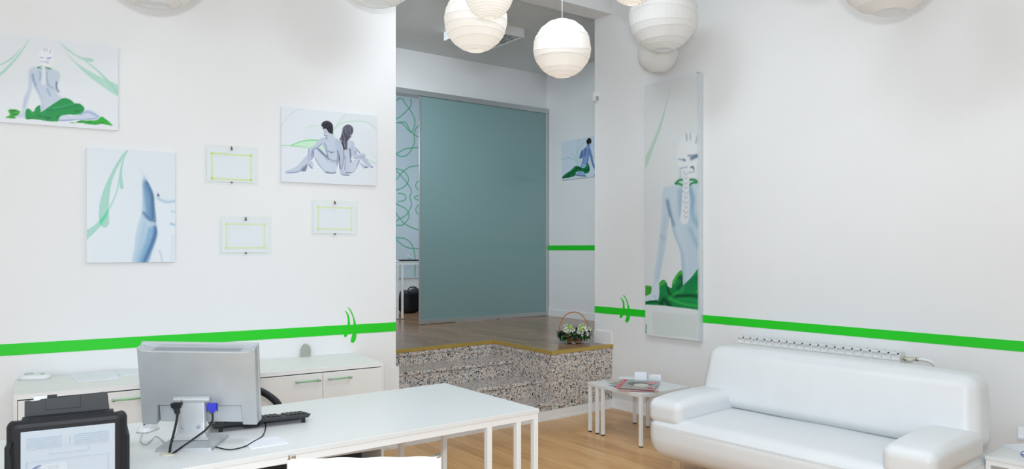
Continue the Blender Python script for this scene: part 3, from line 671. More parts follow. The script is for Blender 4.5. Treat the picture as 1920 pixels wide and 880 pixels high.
for q, wd, c_, a_ in (([(365, 50), (368, 95)], 6, (140, 164, 190), .7), ([(395, 45), (396, 90)], 6, (140, 164, 190), .6), ([(450, 70), (440, 115)], 8, (150, 172, 192), .6),
                      ([(380, 218), (450, 216)], 6, (110, 134, 160), .7), ([(450, 220), (405, 240)], 11, (86, 112, 140), .85), ([(305, 245), (355, 254)], 5, (130, 154, 180), .7),
                      ([(345, 250), (350, 256)], 6, (80, 105, 140), .8), ([(315, 318), (370, 308)], 5, (150, 168, 184), .7), ([(400, 310), (416, 306), (422, 325)], 5, (60, 84, 104), .85), ([(380, 350), (425, 345)], 6, (160, 178, 190), .6), ([(318, 340), (318, 390)], 9, (190, 204, 214), .7)):
    p.stroke(q, wd, c_, a_)
bk = p.poly([(345, 455), (220, 460), (178, 500), (172, 650), (160, 800), (135, 990), (115, 1120), (105, 1230), (80, 1310), (42, 1345), (45, 1365), (100, 1350), (135, 1365), (150, 1290), (150, 1210), (200, 950), (222, 760), (238, 700), (262, 830), (318, 980), (345, 1232), (500, 1100), (500, 470), (400, 452)], (200, 215, 227), soft=2)
p.stroke([(215, 575), (240, 690), (262, 760)], 13, (118, 148, 172), .85, clip=bk); p.stroke([(320, 500), (318, 580), (325, 680)], 22, (150, 178, 200), .7, clip=bk)
p.stroke([(395, 480), (415, 560), (408, 640), (430, 730), (490, 790)], 18, (134, 168, 192), .85, clip=bk); p.stroke([(395, 800), (430, 880), (462, 940)], 16, (140, 172, 196), .8, clip=bk)
p.stroke([(240, 740), (290, 900), (330, 1000), (345, 1220)], 16, (158, 186, 206), .6, clip=bk); p.stroke([(160, 850), (190, 870)], 12, (150, 176, 198), .5, clip=bk)
p.stroke([(200, 700), (170, 950), (140, 1180)], 14, (184, 202, 216), .7, clip=bk); p.stroke([(400, 700), (420, 1000), (420, 1150)], 60, (178, 200, 216), .5, clip=bk)
for q in ([(280, 436), (308, 412), (334, 408)], [(285, 438), (310, 440), (335, 450)], [(386, 408), (425, 408), (460, 432)], [(390, 448), (410, 434), (440, 428)]): p.stroke(q, 7, (34, 128, 72), .95)
br = p.poly([(335, 330), (375, 325), (388, 400), (385, 500), (388, 640), (378, 735), (345, 757), (318, 730), (325, 640), (335, 500), (338, 400)], (226, 230, 233), soft=1)
for i in range(10):
    y = 345 + i * 38; p.stroke([(340 + 10 * (i % 2), y), (360, y + 20), (382 - 8 * (i % 2), y + 5)], 4, (168, 184, 196), .65, clip=br)
TG = (22, 134, 70)
cl = p.poly([(150, 1225), (185, 1193), (208, 1215), (218, 1245), (250, 1256), (256, 1210), (290, 1150), (330, 1123), (338, 1233), (345, 1233), (400, 1180), (500, 1085), (500, 1435), (380, 1419), (280, 1410), (200, 1398), (38, 1388), (38, 1358), (135, 1350), (150, 1290)], TG)
c2 = p.poly([(38, 1236), (92, 1243), (92, 1300), (60, 1318), (38, 1328)], (96, 180, 70), smooth=False)
for q, wd, c_, a_ in (([(215, 1215), (225, 1290), (270, 1320), (400, 1318), (480, 1330)], 9, (10, 66, 40), .85), ([(170, 1380), (190, 1350), (230, 1395)], 16, (8, 60, 40), .85), ([(345, 1240), (300, 1290), (250, 1320)], 8, (60, 180, 90), .7),
                      ([(490, 1090), (400, 1190), (320, 1290)], 10, (50, 170, 100), .6), ([(300, 1160), (330, 1190), (325, 1230), (300, 1262)], 13, (16, 80, 46), .8), ([(265, 1220), (290, 1165), (325, 1135)], 10, (96, 196, 70), .8),
                      ([(160, 1230), (200, 1205)], 12, (90, 190, 70), .8), ([(230, 1340), (330, 1380), (440, 1400)], 9, (60, 190, 80), .7), ([(445, 1290), (470, 1275), (490, 1300), (470, 1350)], 6, (70, 190, 90), .9), ([(465, 1290), (478, 1330)], 9, (10, 50, 60), .8),
                      ([(50, 1375), (120, 1365), (160, 1380)], 7, (10, 70, 40), .8), ([(360, 1230), (430, 1180), (490, 1180)], 24, (16, 112, 72), .6), ([(300, 1345), (400, 1350), (480, 1375)], 8, (40, 160, 80), .6)):
    p.stroke(q, wd, c_, a_, clip=cl)
for i in range(6): p.stroke([(40, 1250 + i * 12), (90, 1255 + i * 9)], 3, (30, 120, 50), .6, clip=c2)
hd = p.poly([(105, 1215), (148, 1230), (152, 1300), (140, 1362), (128, 1335), (100, 1343), (60, 1362), (42, 1360), (44, 1342), (80, 1308), (96, 1260)], (206, 219, 229)); p.stroke([(110, 1320), (125, 1345)], 4, (140, 166, 188), .7, clip=hd)
p.poly([(38, 1388), (200, 1399), (280, 1411), (380, 1420), (500, 1436), (500, 1700), (38, 1700)], (222, 228, 228), smooth=False)
p.poly([(95, 1447), (445, 1470), (445, 1650), (100, 1628)], (210, 218, 216), .8, smooth=False, soft=3)
p.stroke([(44, 1550), (50, 1560), (46, 1600), (50, 1612)], 4, (60, 150, 90), .9)
p.build('print', th, -.0456, M['art'])
hw_ = (a1 - a0) / 2; hz_ = zt - zb
bm = BM(); box(bm, hw_ - .010, hw_ + .012, -.055, -.002, -.004, hz_ + .004); obj('clear_edge', bm, M['acrylic'], th, bevel=.002)
bm = BM(); box(bm, hw_ - .03, hw_ - .012, -.035, -.001, hz_, hz_ + .02); obj('bracket', bm, M['chrome'], th)

# print 5: platform room, right wall
a0, zb = on_wall(1053.2, 338, AC, A_FURN - 90, .02); zt = on_wall(1053.2, 266, AC, A_FURN - 90, .02)[1]; a1 = a0 + .92
th, mx_, mz_ = panel('canvas_print', 'wall print of a kneeling dark-haired woman in green cloth beyond the platform', 'wall art', AC, A_FURN - 90, a0, a1, zb, zt, .02)
p = Print(a0 - mx_, a1 - mx_, 0, zt - zb, .0045, (214, 226, 240), conv_on(AC, A_FURN - 90, .02, 1040, 240, 8, mx_, mz_))
for q in ([(110, 475), (200, 450), (300, 480), (352, 550)], [(260, 380), (320, 450), (356, 560)], [(375, 175), (340, 260), (330, 400)], [(430, 220), (360, 340), (350, 450), (392, 530)], [(540, 270), (700, 260), (800, 300)], [(560, 430), (700, 470)]): p.stroke(q, 4, (150, 208, 190), .8)
K0, K1, K2 = (132, 164, 214), (84, 112, 168), (60, 84, 140)
bk = p.poly([(490, 255), (515, 250), (530, 290), (545, 330), (565, 420), (592, 540), (650, 620), (700, 660), (680, 672), (620, 650), (580, 600), (545, 500), (520, 410), (508, 480), (490, 540), (470, 582), (420, 592), (385, 580), (415, 500), (418, 440), (405, 452), (375, 462), (372, 430), (395, 350), (430, 320), (470, 290)], K0)
p.stroke([(455, 300), (465, 350), (450, 400)], 16, K1, .8, clip=bk); p.stroke([(412, 360), (398, 430), (385, 460)], 11, K2, .8, clip=bk); p.stroke([(520, 330), (515, 410), (500, 500), (480, 570)], 13, K1, .7, clip=bk)
p.stroke([(550, 400), (580, 560), (640, 650)], 9, K1, .8, clip=bk); p.stroke([(430, 560), (470, 575)], 14, (180, 204, 236), .7, clip=bk); p.stroke([(420, 420), (418, 520)], 12, K1, .5, clip=bk)
p.poly([(475, 200), (495, 165), (525, 152), (550, 180), (549, 220), (522, 252), (490, 250), (482, 225)], (36, 24, 28))
p.poly([(520, 232), (535, 240), (515, 285), (500, 270), (498, 248)], (112, 140, 190))
cl = p.poly([(490, 525), (520, 570), (526, 640), (500, 675), (450, 686), (420, 655), (330, 660), (300, 720), (250, 735), (200, 750), (110, 757), (150, 700), (240, 640), (300, 580), (350, 572), (420, 602), (460, 588)], (18, 124, 70))
for q in ([(130, 745), (250, 680), (320, 610), (400, 610)], [(200, 740), (280, 690), (330, 640)], [(440, 620), (480, 640), (515, 600)], [(160, 720), (260, 650)]): p.stroke(q, 8, (8, 60, 36), .8, clip=cl)
for q in ([(150, 725), (240, 665), (310, 600)], [(430, 600), (490, 560)], [(230, 720), (320, 650)]): p.stroke(q, 5, (50, 180, 96), .7, clip=cl)
p.poly([(308, 695), (350, 662), (410, 655), (472, 722), (400, 718), (320, 708)], (150, 178, 222)); p.stroke([(310, 705), (400, 720), (470, 724)], 4, (30, 40, 80), .8); p.poly([(590, 700), (612, 702), (610, 716), (588, 714)], G1)
p.build('print', th, -.0206, M['art'])
# ------------------------------------------------------------------ sofa
SO = B0 + uR * 1.935 + nR * .64
so = thing('sofa', 'long white leather sofa in front of the radiator, with low arms and chrome feet', 'sofa', P3(SO), A_RIGHT)
LN, DP = 1.86, .85
def soft(v):
    return v
def base_fn(v):
    # tub shape: the underside tucks in; the seat is slightly crowned and gently creased
    t = max(0.0, (0.30 - v.z) / 0.17); k = 1 - 0.055 * t * t
    v.x = LN / 2 + (v.x - LN / 2) * (1 - .06 * t * t); v.y = -DP / 2 + (v.y + DP / 2) * (1 - .16 * t * t)
    if v.z > .40: v.z += .006 * math.sin(v.x * 9 + v.y * 5) * max(0, 1 - abs(v.y + .45) / .4) * (0.5 + .5 * math.sin(v.x * 3.1))
    return v
bm = BM(); rbox(bm, (LN / 2, -DP / 2 - .01, .285), (LN / 2, DP / 2 + .01, .15), .085, k=5, mid=22, bulge=(.012, .012, .016), fn=base_fn)
obj('seat', bm, M['leather'], so, smooth=True)
seam = [(x, y, .385) for x, y in rrect(LN / 2 - .000, DP / 2 + .0165, .09, LN / 2, -DP / 2 - .01, 6)]
bm = BM(); tube(bm, seam[:], .0022, 6, closed=True); obj('seam', bm, M['leather'], so, smooth=True)
def arm_fn(sx):
    def f(v):
        v.z -= .018 * max(0, (-v.y - .55) / .3) ** 2
        return v
    return f
for cx_, nm in ((.135, 'left arm'), (LN - .135, 'right arm')):
    bm = BM(); rbox(bm, (cx_, -.50, .487), (.138, .352, .082), .052, k=4, mid=8, bulge=(.004, .006, .012), fn=arm_fn(1))
    a = obj('armrest', bm, M['leather'], so, smooth=True)
def back_fn(v):
    h = (v.z - .40) / .46
    v.y += .09 * h - .02; e = abs(v.x - LN / 2) / (LN / 2)
    v.z -= .025 * max(0, e - .55) ** 1.5 * max(0, h)
    v.x = LN / 2 + (v.x - LN / 2) * (1 - .04 * max(0, h))
    return v
bm = BM(); rbox(bm, (LN / 2, -.14, .657), (LN / 2 + .005, .13, .212), .075, k=6, mid=18, bulge=(.01, .035, .008), fn=back_fn)
obj('backrest', bm, M['leather'], so, smooth=True)
for x in (.10, LN - .14):
    for y in (-.66, -.12):
        bm = BM(); tube(bm, [(x, y, .17), (x, y, .012), (x, y - .05, .006)], .001, 4)
        bm.free(); bm = BM(); box(bm, x - .035, x + .035, y - .003, y + .003, 0, .17); box(bm, x - .035, x + .035, y - .028, y + .003, 0, .006)
        obj('foot', bm, M['chrome'], so, bevel=.0015)

# ------------------------------------------------------------------ radiator behind the sofa
ra_ = thing('radiator', 'white sectional radiator on the wall behind the sofa back', 'radiator', P3(B0, .12), A_RIGHT)
X0, X1, N = 1.753, 3.052, 20; pt = (X1 - X0) / N; top = .868 - .12
def section_bm():
    bm = BM(); w_ = pt
    box(bm, -.001, .003, -.12, -.035, 0, top)                       # side fin
    box(bm, w_ - .0045, w_ - .0005, -.12, -.035, 0, top)
    box(bm, .0, w_, -.121, -.116, 0, top - .062)                     # front plate
    box(bm, .003, w_ - .004, -.118, -.04, top - .060, top - .052)    # lower louvre
    box(bm, .014, w_ - .016, -.10, -.055, .0, top - .02)             # water column
    box(bm, .003, w_ - .004, -.108, -.104, top - .052, top - .018); box(bm, .003, w_ - .004, -.106, -.100, top - .07, top - .052)
    # sloping hood
    Mx = Matrix.Translation((0, -.078, top - .012)) @ Matrix.Rotation(R(-14), 4, 'X')
    box(bm, .0, w_ - .0, -.04, .043, -.002, .002, M4=Mx)
    box(bm, .003, w_ - .018, -.121, -.117, top - .016, top - .0)
    return bm
for i in range(N): obj('section', section_bm(), M['whitemetal'], ra_, loc=(X0 + i * pt, 0, 0))
bm = BM(); tube(bm, [(X1, -.075, top - .045), (X1 + .035, -.075, top - .045)], .014, 14); lathe(bm, [(.02, 0), (.024, .004), (.024, .016), (.018, .02)], 18, (X1 + .055, -.085, top - .058))
obj('valve', bm, M['cream'], ra_, smooth=True)
bm = BM(); tube(bm, [(X1 + .03, -.075, top - .045), (X1 + .105, -.07, top - .042)], .009, 12); tube(bm, [(X1 + .09, -.07, top - .042), (X1 + .108, -.07, top - .042)], .014, 6); tube(bm, [(X1 + .012, -.075, top - .045), (X1 + .026, -.075, top - .045)], .017, 6)
obj('fitting', bm, M['nickel'], ra_, smooth=True)
bm = BM(); tube(bm, [(X1 + .10, -.07, top - .042), (X1 + .15, -.068, top - .042), (X1 + .19, -.06, top - .056), (X1 + .205, -.045, top - .10), (X1 + .205, -.03, top - .30), (X1 + .205, -.03, -.1)], .011, 12, smooth=5)
obj('pipe', bm, M['whitemetal'], ra_, smooth=True)
bm = BM(); tube(bm, [(X0 - .002, -.075, top - .045), (X0 - .02, -.075, top - .045)], .012, 12); obj('plug', bm, M['nickel'], ra_, smooth=True)
for x in (X0 + .2, X1 - .24):
    bm = BM(); box(bm, x, x + .04, -.07, -.001, .3, .34); obj('bracket', bm, M['whitemetal'], ra_)

# ------------------------------------------------------------------ tables with square legs
def steel_table(name, label, cat, loc, ang, w_, d_, h_, legs, t_top, t_rail, leg, group=None, foot=True, mtop=None):
    th = thing(name, label, cat, loc, ang, group)
    bm = BM(); box(bm, 0, w_, 0, d_, h_ - t_top, h_); obj('tabletop', bm, mtop or M['desk'], th, bevel=.002)
    bm = BM(); i = .004; z0, z1 = h_ - t_top - t_rail, h_ - t_top
    box(bm, i, w_ - i, i, i + leg, z0, z1); box(bm, i, w_ - i, d_ - i - leg, d_ - i, z0, z1); box(bm, i, i + leg, i + leg, d_ - i - leg, z0, z1); box(bm, w_ - i - leg, w_ - i, i + leg, d_ - i - leg, z0, z1)
    obj('frame', bm, M['whitemetal'], th, bevel=.002)
    for x, y in legs:
        bm = BM(); box(bm, -leg / 2, leg / 2, -leg / 2, leg / 2, .008, z0 + .001); l = obj('leg', bm, M['whitemetal'], th, loc=(x, y, 0), bevel=.002)
        if foot:
            bm = BM(); box(bm, -leg / 2 + .001, leg / 2 - .001, -leg / 2 + .001, leg / 2 - .001, 0, .009); obj('foot_cap', bm, M['black'], l)
    return th
# desk
DW, DD, DH = 2.95, .96, .73
DO = Vector((.148, 4.03)) - d1 * DW
q = .019
desk = steel_table('desk', 'long white desk with square steel legs carrying the monitor and printer', 'desk', P3(DO), A_FURN, DW, DD, DH,
    [(DW - q, q), (DW - .117 - q, q), (DW - .307 - q, q), (DW - q, DD - q), (DW - .307 - q, DD - q), (q, q), (q, DD - q)], .023, .032, .03)
g = on_floor(314, 852.5, DH); 
gl = Matrix.Rotation(R(-A_FURN), 3, 'Z') @ (Vector((g.x, g.y, 0)) - Vector((DO.x, DO.y, 0)))
bm = BM(); lathe(bm, [(.030, 0), (.030, .0015), (.022, .0022), (.012, .0018)], 24, (gl.x, gl.y, DH), capt=True); obj('cable_grommet', bm, M['cream'], desk, smooth=True)

# coffee table by the platform
TA = -55.4; tu = unit(TA); tv = unit(TA + 90)
T0 = Vector((.686, 6.486)) - tu * .02 - tv * .02
steel_table('side_table', 'low white square table with black-tipped legs beside the granite platform', 'side table', P3(T0), TA, .655, .563, .43,
    [(.016, .016), (.016 + .094, .016), (.016 + .166, .016), (.655 - .016, .016), (.016, .563 - .016), (.016 + .166, .563 - .016), (.655 - .016, .563 - .016)], .02, .012, .026)
# table at the right edge of the frame
t2 = on_floor(1846, 854.5, .43)
steel_table('side_table', 'low white side table at the far end of the sofa, right frame edge', 'side table', (t2.x, t2.y, 0), A_RIGHT, .62, .36, .43,
    [(.016, .016), (.13, .016), (.604, .016), (.016, .344), (.604, .344)], .022, .028, .026)

# ------------------------------------------------------------------ sideboard along the left wall
cr = on_floor(720, 679.7, .79); cl_ = on_floor(25, 742, .79)
CV = Vector((cr.x - cl_.x, cr.y - cl_.y)); CA = math.degrees(math.atan2(CV.y, CV.x)); CW = CV.length
cu = unit(CA); cn = unit(CA + 90)
cab = thing('sideboard', 'long low white sideboard with green-glazed bar handles along the left wall', 'cabinet', (cl_.x, cl_.y, 0), CA)
CD = .60
def cab_x(px, py):
    return on_wall(px, py, Vector((cl_.x, cl_.y)), CA)[0]
bm = BM(); box(bm, 0, CW, 0, CD, .762, .79); obj('worktop', bm, M['cabinet'], cab, bevel=.002)
bm = BM(); box(bm, 0, .018, .002, CD, 0, .762); box(bm, CW - .02, CW, .002, CD, 0, .762); box(bm, .018, CW - .02, .01, CD, .18, .20); box(bm, .018, CW - .02, CD - .01, CD, .18, .762)
box(bm, .018, CW - .02, .002, .02, .178, .222)
obj('carcass', bm, M['cabinet'], cab)
bm = BM(); box(bm, .018, CW - .02, CD * .62, CD * .66, 0, .18); obj('plinth', bm, M['gap'], cab)
e = [cab_x(33, 800), cab_x(197, 760), cab_x(400, 740), cab_x(604, 740), cab_x(715, 740)]
for i in range(4):
    bm = BM(); w_ = e[i + 1] - e[i]; box(bm, .0014, w_ - .0014, -.016, .002, .226, .757)
    d = obj('door', bm, M['cabinet'], cab, loc=(e[i], 0, 0), bevel=.0015)
    hx = {1: (cab_x(208, 738) - e[1], cab_x(268, 738) - e[1]), 2: (cab_x(552, 706) - e[2], cab_x(598, 706) - e[2]), 3: (cab_x(613, 700) - e[3], cab_x(656, 700) - e[3])}.get(i)
    if hx:
        bm = BM(); tube(bm, [(hx[0], -.042, .715), (hx[1], -.042, .715)], .0055, 10); h = obj('handle', bm, M['greenglass'], d, smooth=True)
        for x in (hx[0] + .008, hx[1] - .008):
            bm = BM(); tube(bm, [(x, -.048, .715), (x, -.016, .715)], .0075, 10); obj('handle_post', bm, M['alu'], h, smooth=True)
# things on the sideboard
g = on_floor(60, 713, .79)
dv = thing('charging_base', 'small white oval device with two round buttons on the sideboard, left end', 'device', (g.x, g.y + .03, .79), 10)
bm = BM(); loft(bm, [(0, .082, .036, .034, 0, 0), (.006, .088, .042, .04, 0, 0), (.020, .088, .042, .04, 0, 0), (.028, .080, .036, .034, 0, 0), (.030, .070, .028, .026, 0, 0)], 6); obj('shell', bm, M['whiteplastic'], dv, smooth=True)
bm = BM(); lathe(bm, [(.024, .028), (.024, .036), (.018, .040), (.0, .040)], 20, (-.035, 0, 0), capt=False); obj('dial', bm, M['silver_light'], dv, smooth=True)
bm = BM(); lathe(bm, [(.013, .028), (.013, .033), (.009, .035), (.0, .035)], 20, (.042, 0, 0), capt=False); obj('button', bm, M['greenglass'], dv, smooth=True)
def sheet(name, label, pts, z, lines=0, rot=0, group=None, thick=.003, par=None):
    P_ = [on_floor(px, py, z) for px, py in pts]; c = sum(P_, Vector()) / len(P_)
    th = thing(name, label, 'paper', (c.x, c.y, z), 0, group)
    bm = BM(); prism(bm, [(p.x - c.x, p.y - c.y) for p in P_], 0.0002, thick); obj('sheet', bm, M['paper'], th)
    if lines:
        a, b, dd = P_[0] - c, P_[1] - c, P_[3] - c; bm = BM()
        for i in range(lines):
            t = .15 + .7 * i / max(1, lines - 1); s0 = a.lerp(dd, t); s1 = b.lerp(P_[2] - c, t); u0 = s0.lerp(s1, .1); u1 = s0.lerp(s1, .55 + .35 * ((i * 7) % 3) / 2)
            w_ = (dd - a).normalized() * .0012
            bm.faces.new([bm.verts.new((v.x, v.y, thick + .0004)) for v in (u0, u1, u1 + w_, u0 + w_)])
        obj('print_lines', bm, M['ink'], th)
    return th
sheet('document', 'white printed document lying on the sideboard between device and monitor', [(130, 704), (212, 697), (223, 710), (146, 717)], .79, 5)
sheet('document', 'small printed form on the sideboard just left of the monitor edge', [(218, 696), (262, 692), (270, 702), (226, 706)], .79, 4, thick=.003)
sheet('note', 'small white note on the desk right of the monitor foot', [(453, 827), (520, 820), (541, 832), (470, 843)], DH, 4)
g = on_floor(573.5, 669, .79)
sn_ = thing('desk_clock', 'small grey rounded stone-like ornament on the sideboard', 'ornament', (g.x, g.y, .79), 20)
bm = BM(); prism_xz(bm, catmull([Vector((a, b, 0)) for a, b in [(-.030, .001), (-.036, .03), (-.032, .066), (-.014, .089), (.010, .090), (.030, .068), (.035, .03), (.028, .001)]], 5, True), -.014, .014)
for v in bm.verts: v.co.y += 0
ob_ = obj('body', bm, M['stone'], sn_, bevel=.006, seg=3)

# ------------------------------------------------------------------ monitor
MO = Vector((-1.41, 3.30)); mo = thing('monitor', 'silver flat monitor seen from behind on the white desk', 'monitor', (MO.x, MO.y, DH), 4)
bm = BM(); TT, BB, HW = .262, -.103, .250
poly = [(-HW, BB), (-.185, BB), (-.180, -.012), (.180, -.012), (.186, BB), (HW, BB), (HW + .001, TT - .004), (HW - .012, TT - .006), (.235, TT - .016), (.18, TT - .021), (-.18, TT - .021), (-.235, TT - .016), (-HW + .012, TT - .006), (-HW - .001, TT - .004)]
prism_xz(bm, poly, -.045, .006)
rt = (R(12), R(1.2), 0); pv = (.022, .045, .19)
hs_ = obj('housing', bm, M['silver'], mo, loc=pv, rot=rt, bevel=.009, seg=4)
bm = BM(); prism_xz(bm, [(-HW - .002, BB - .002), (HW + .002, BB - .002), (HW + .003, TT), (-HW - .003, TT)], .004, .026); obj('bezel', bm, M['silver_light'], mo, loc=pv, rot=rt, bevel=.003)
bm = BM(); box(bm, -HW + .02, HW - .02, .0262, .0275, BB + .03, TT - .02); obj('screen', bm, M['black'], mo, loc=pv, rot=rt)
bm = BM(); box(bm, -.179, .179, -.020, .004, BB + .004, -.014); obj('recess_panel', bm, M['silver_light'], hs_)
bm = BM()
for i in range(64):
    x = -.205 + .41 * i / 63
    for k in range(4): box(bm, x - .0022, x + .0022, -.036 + k * .010, -.030 + k * .010, TT - .0215, TT - .0200)
obj('vent', bm, M['vent'], hs_)
bm = BM(); tube(bm, [(-.099, -.064, .012), (.055, -.064, .012)], .0145, 18); obj('hinge', bm, M['silver_light'], mo, loc=pv, smooth=True, bevel=.002)
bm = BM(); tube(bm, [(-.058, -.084, .012), (-.058, -.074, .012)], .006, 12); obj('screw', bm, M['chrome'], mo, loc=pv, smooth=True)
bm = BM()
def neck_fn(v): return v
rows = [(.212, -.022, .052, .060), (.19, -.024, .054, .058), (.12, -.030, .058, .060), (.06, -.036, .060, .066), (.040, -.044, .068, .075), (.030, -.058, .085, .088)]
ringsA = []
for z, yf, hw, hw2 in rows:
    ringsA.append([bm.verts.new(p) for p in ((-hw, yf, z), (hw, yf, z), (hw, yf + .022, z), (-hw, yf + .022, z))])
for A_, B_ in zip(ringsA, ringsA[1:]):
    for i in range(4): bm.faces.new((A_[i], A_[(i + 1) % 4], B_[(i + 1) % 4], B_[i]))
bm.faces.new(ringsA[0]); bm.faces.new(ringsA[-1][::-1])
nk = obj('neck', bm, M['silver_light'], mo, bevel=.006, seg=3)
for x in (-.034, .034):
    bm = BM(); tube(bm, [(x, -.041, .085), (x, -.032, .085)], .007, 14); obj('screw_cap', bm, M['silver'], nk, smooth=True)
bm = BM(); loft(bm, [(0.0, .118, .125, .008, 0, 0), (.014, .116, .123, .008, 0, 0), (.024, .098, .085, .01, 0, .02), (.034, .062, .045, .01, 0, .01)], 3); obj('base', bm, M['silver'], mo)
# plugs and cables of the monitor
def desk_pt(px, py, z=0.004): return on_floor(px, py, DH + z)
Mi = Matrix.Rotation(R(-4), 3, 'Z')
def loc_mo(v): return Mi @ (v - Vector((MO.x, MO.y, DH)))
def at_depth(px, py, dep): return Vector(((px - CX) / FPX * dep, dep, EYE + (CY - py) / FPX * dep))
bm = BM(); a = loc_mo(at_depth(331, 757, 3.26)); b = loc_mo(at_depth(333, 776, 3.25))
loft(bm, [(a.z, .024, .012, .003, a.x, a.y), (a.z - .018, .019, .011, .003, a.x, a.y), (a.z - .02, .013, .010, .004, a.x, a.y), (b.z, .009, .009, .004, b.x, b.y)], 3); obj('power_plug', bm, M['black'], mo)
end = loc_mo(on_floor(318, 849, DH + .003)); end2 = loc_mo(on_floor(325, 850, DH + .003))
bm = BM(); tube(bm, [b, loc_mo(at_depth(331, 790, 3.22)), loc_mo(at_depth(326, 812, 3.19)), loc_mo(at_depth(320, 835, 3.16)), end], .0052, 10, smooth=5); obj('power_cable', bm, M['black'], mo, smooth=True)
bm = BM(); a = loc_mo(at_depth(398, 758, 3.27)); box(bm, a.x - .019, a.x + .019, a.y - .008, a.y + .008, a.z - .024, a.z + .004); box(bm, a.x - .012, a.x + .012, a.y - .007, a.y + .007, a.z - .036, a.z - .023)
for s in (-1, 1): tube(bm, [(a.x + s * .021, a.y, a.z + .0), (a.x + s * .021, a.y, a.z - .030)], .004, 8)
obj('video_plug', bm, M['blue'], mo, bevel=.001)
bm = BM(); tube(bm, [Vector((a.x, a.y, a.z - .034)), loc_mo(at_depth(398, 790, 3.26)), loc_mo(at_depth(386, 806, 3.22)), loc_mo(at_depth(365, 822, 3.17)), loc_mo(at_depth(345, 836, 3.15)), end2], .0042, 10, smooth=5); obj('video_cable', bm, M['black'], mo, smooth=True)

# ------------------------------------------------------------------ keyboard
KO = on_floor(398, 813.5, DH); KA = 29.5; KW, KD = .462, .165
kb = thing('keyboard', 'black keyboard tilted on its feet on the desk behind the monitor', 'keyboard', (KO.x, KO.y, DH), KA)
bm = BM(); tl = lambda v: Vector((v.x, v.y, v.z + .022 * (1 - v.y / KD)))
loft(bm, [(.004, KW / 2 - .01, KD / 2 - .004, .012, KW / 2, KD / 2), (.012, KW / 2 - .004, KD / 2, .012, KW / 2, KD / 2), (.018, KW / 2, KD / 2, .012, KW / 2, KD / 2), (.021, KW / 2 - .001, KD / 2 - .001, .012, KW / 2, KD / 2)], 4, fn=tl); obj('case', bm, M['darkgrey'], kb, bevel=.0)
bm = BM(); rnd = random.Random(2)
for row in range(6):
    y = .012 + row * .0242; n_ = 21; x = .012
    for k in range(n_):
        wk = .0185
        if row == 5 and 4 <= k <= 9:
            if k > 4: x += .0208; continue
            box(bm, x, x + .018 * 6.7, y, y + .017, .021, .028, M4=Matrix.Shear('XZ', 4, (0, 0)) if False else None)
        elif (row == 0 and k in (1, 6, 11)) or k in (15,) : pass
        else: loft(bm, [(.019, wk / 2, .0088, .001, x + wk / 2, y + .009), (.0285, wk / 2 - .003, .0066, .001, x + wk / 2, y + .009)], 1)
        x += .0208
for v in bm.verts: v.co.z += .022 * (1 - v.co.y / KD)
obj('keys', bm, M['keys'], kb)
for x in (.03, KW - .045):
    bm = BM(); box(bm, x, x + .018, .010, .016, 0, .030); obj('foot', bm, M['black'], kb)
Ki = Matrix.Rotation(R(-KA), 3, 'Z')
kl = lambda v: Ki @ (v - Vector((KO.x, KO.y, DH)))
bm = BM(); tube(bm, [kl(at_depth(497, 792, KO.y + .17)), kl(desk_pt(498, 803)), kl(desk_pt(492, 818)), kl(desk_pt(476, 828)), kl(desk_pt(458, 838)), kl(desk_pt(430, 843.5)), kl(desk_pt(402, 838)), kl(desk_pt(372, 831)), kl(desk_pt(348, 838)), kl(desk_pt(323, 851))], .0028, 8, smooth=6); obj('cable', bm, M['black'], kb, smooth=True)

# ------------------------------------------------------------------ mouse
g = on_floor(270, 812, DH); ms = thing('mouse', 'white wired computer mouse on the desk left of the monitor', 'mouse', (g.x, g.y + .04, DH), -8)
def mfn(v):
    t = v.y / .055
    v.z *= (1 - .35 * max(0, -t) ** 1.6 - .25 * max(0, t) ** 2); v.x *= 1 - .10 * t * t; return v
bm = BM(); loft(bm, [(.001, .030, .050, .022, 0, 0), (.006, .034, .055, .026, 0, 0), (.016, .034, .055, .028, 0, 0), (.026, .031, .050, .028, 0, 0), (.036, .026, .041, .024, 0, .002), (.041, .016, .028, .014, 0, .004), (.042, .006, .010, .006, 0, .005)], 6, fn=mfn); obj('shell', bm, M['whiteplastic'], ms, smooth=True)
bm = BM(); tube(bm, [(-.004, -.024, .030), (.004, -.024, .030)], .009, 14); obj('scroll_wheel', bm, M['inkblue'], ms, smooth=True)
bm = BM(); box(bm, -.029, .029, -.048, .048, .0005, .004); obj('base', bm, M['greyplastic'], ms, bevel=.001)
gi = Matrix.Rotation(R(8), 3, 'Z'); ml = lambda v: gi @ (v - Vector((g.x, g.y + .04, DH)))
bm = BM(); tube(bm, [ml(on_floor(268, 812, DH + .008)), ml(desk_pt(263, 826)), ml(desk_pt(272, 834.5)), ml(desk_pt(284, 826)), ml(desk_pt(293, 818.5)), ml(desk_pt(306, 828)), ml(desk_pt(316, 838)), ml(desk_pt(321, 850))], .0018, 8, smooth=6); obj('cable', bm, M['greyplastic'], ms, smooth=True)

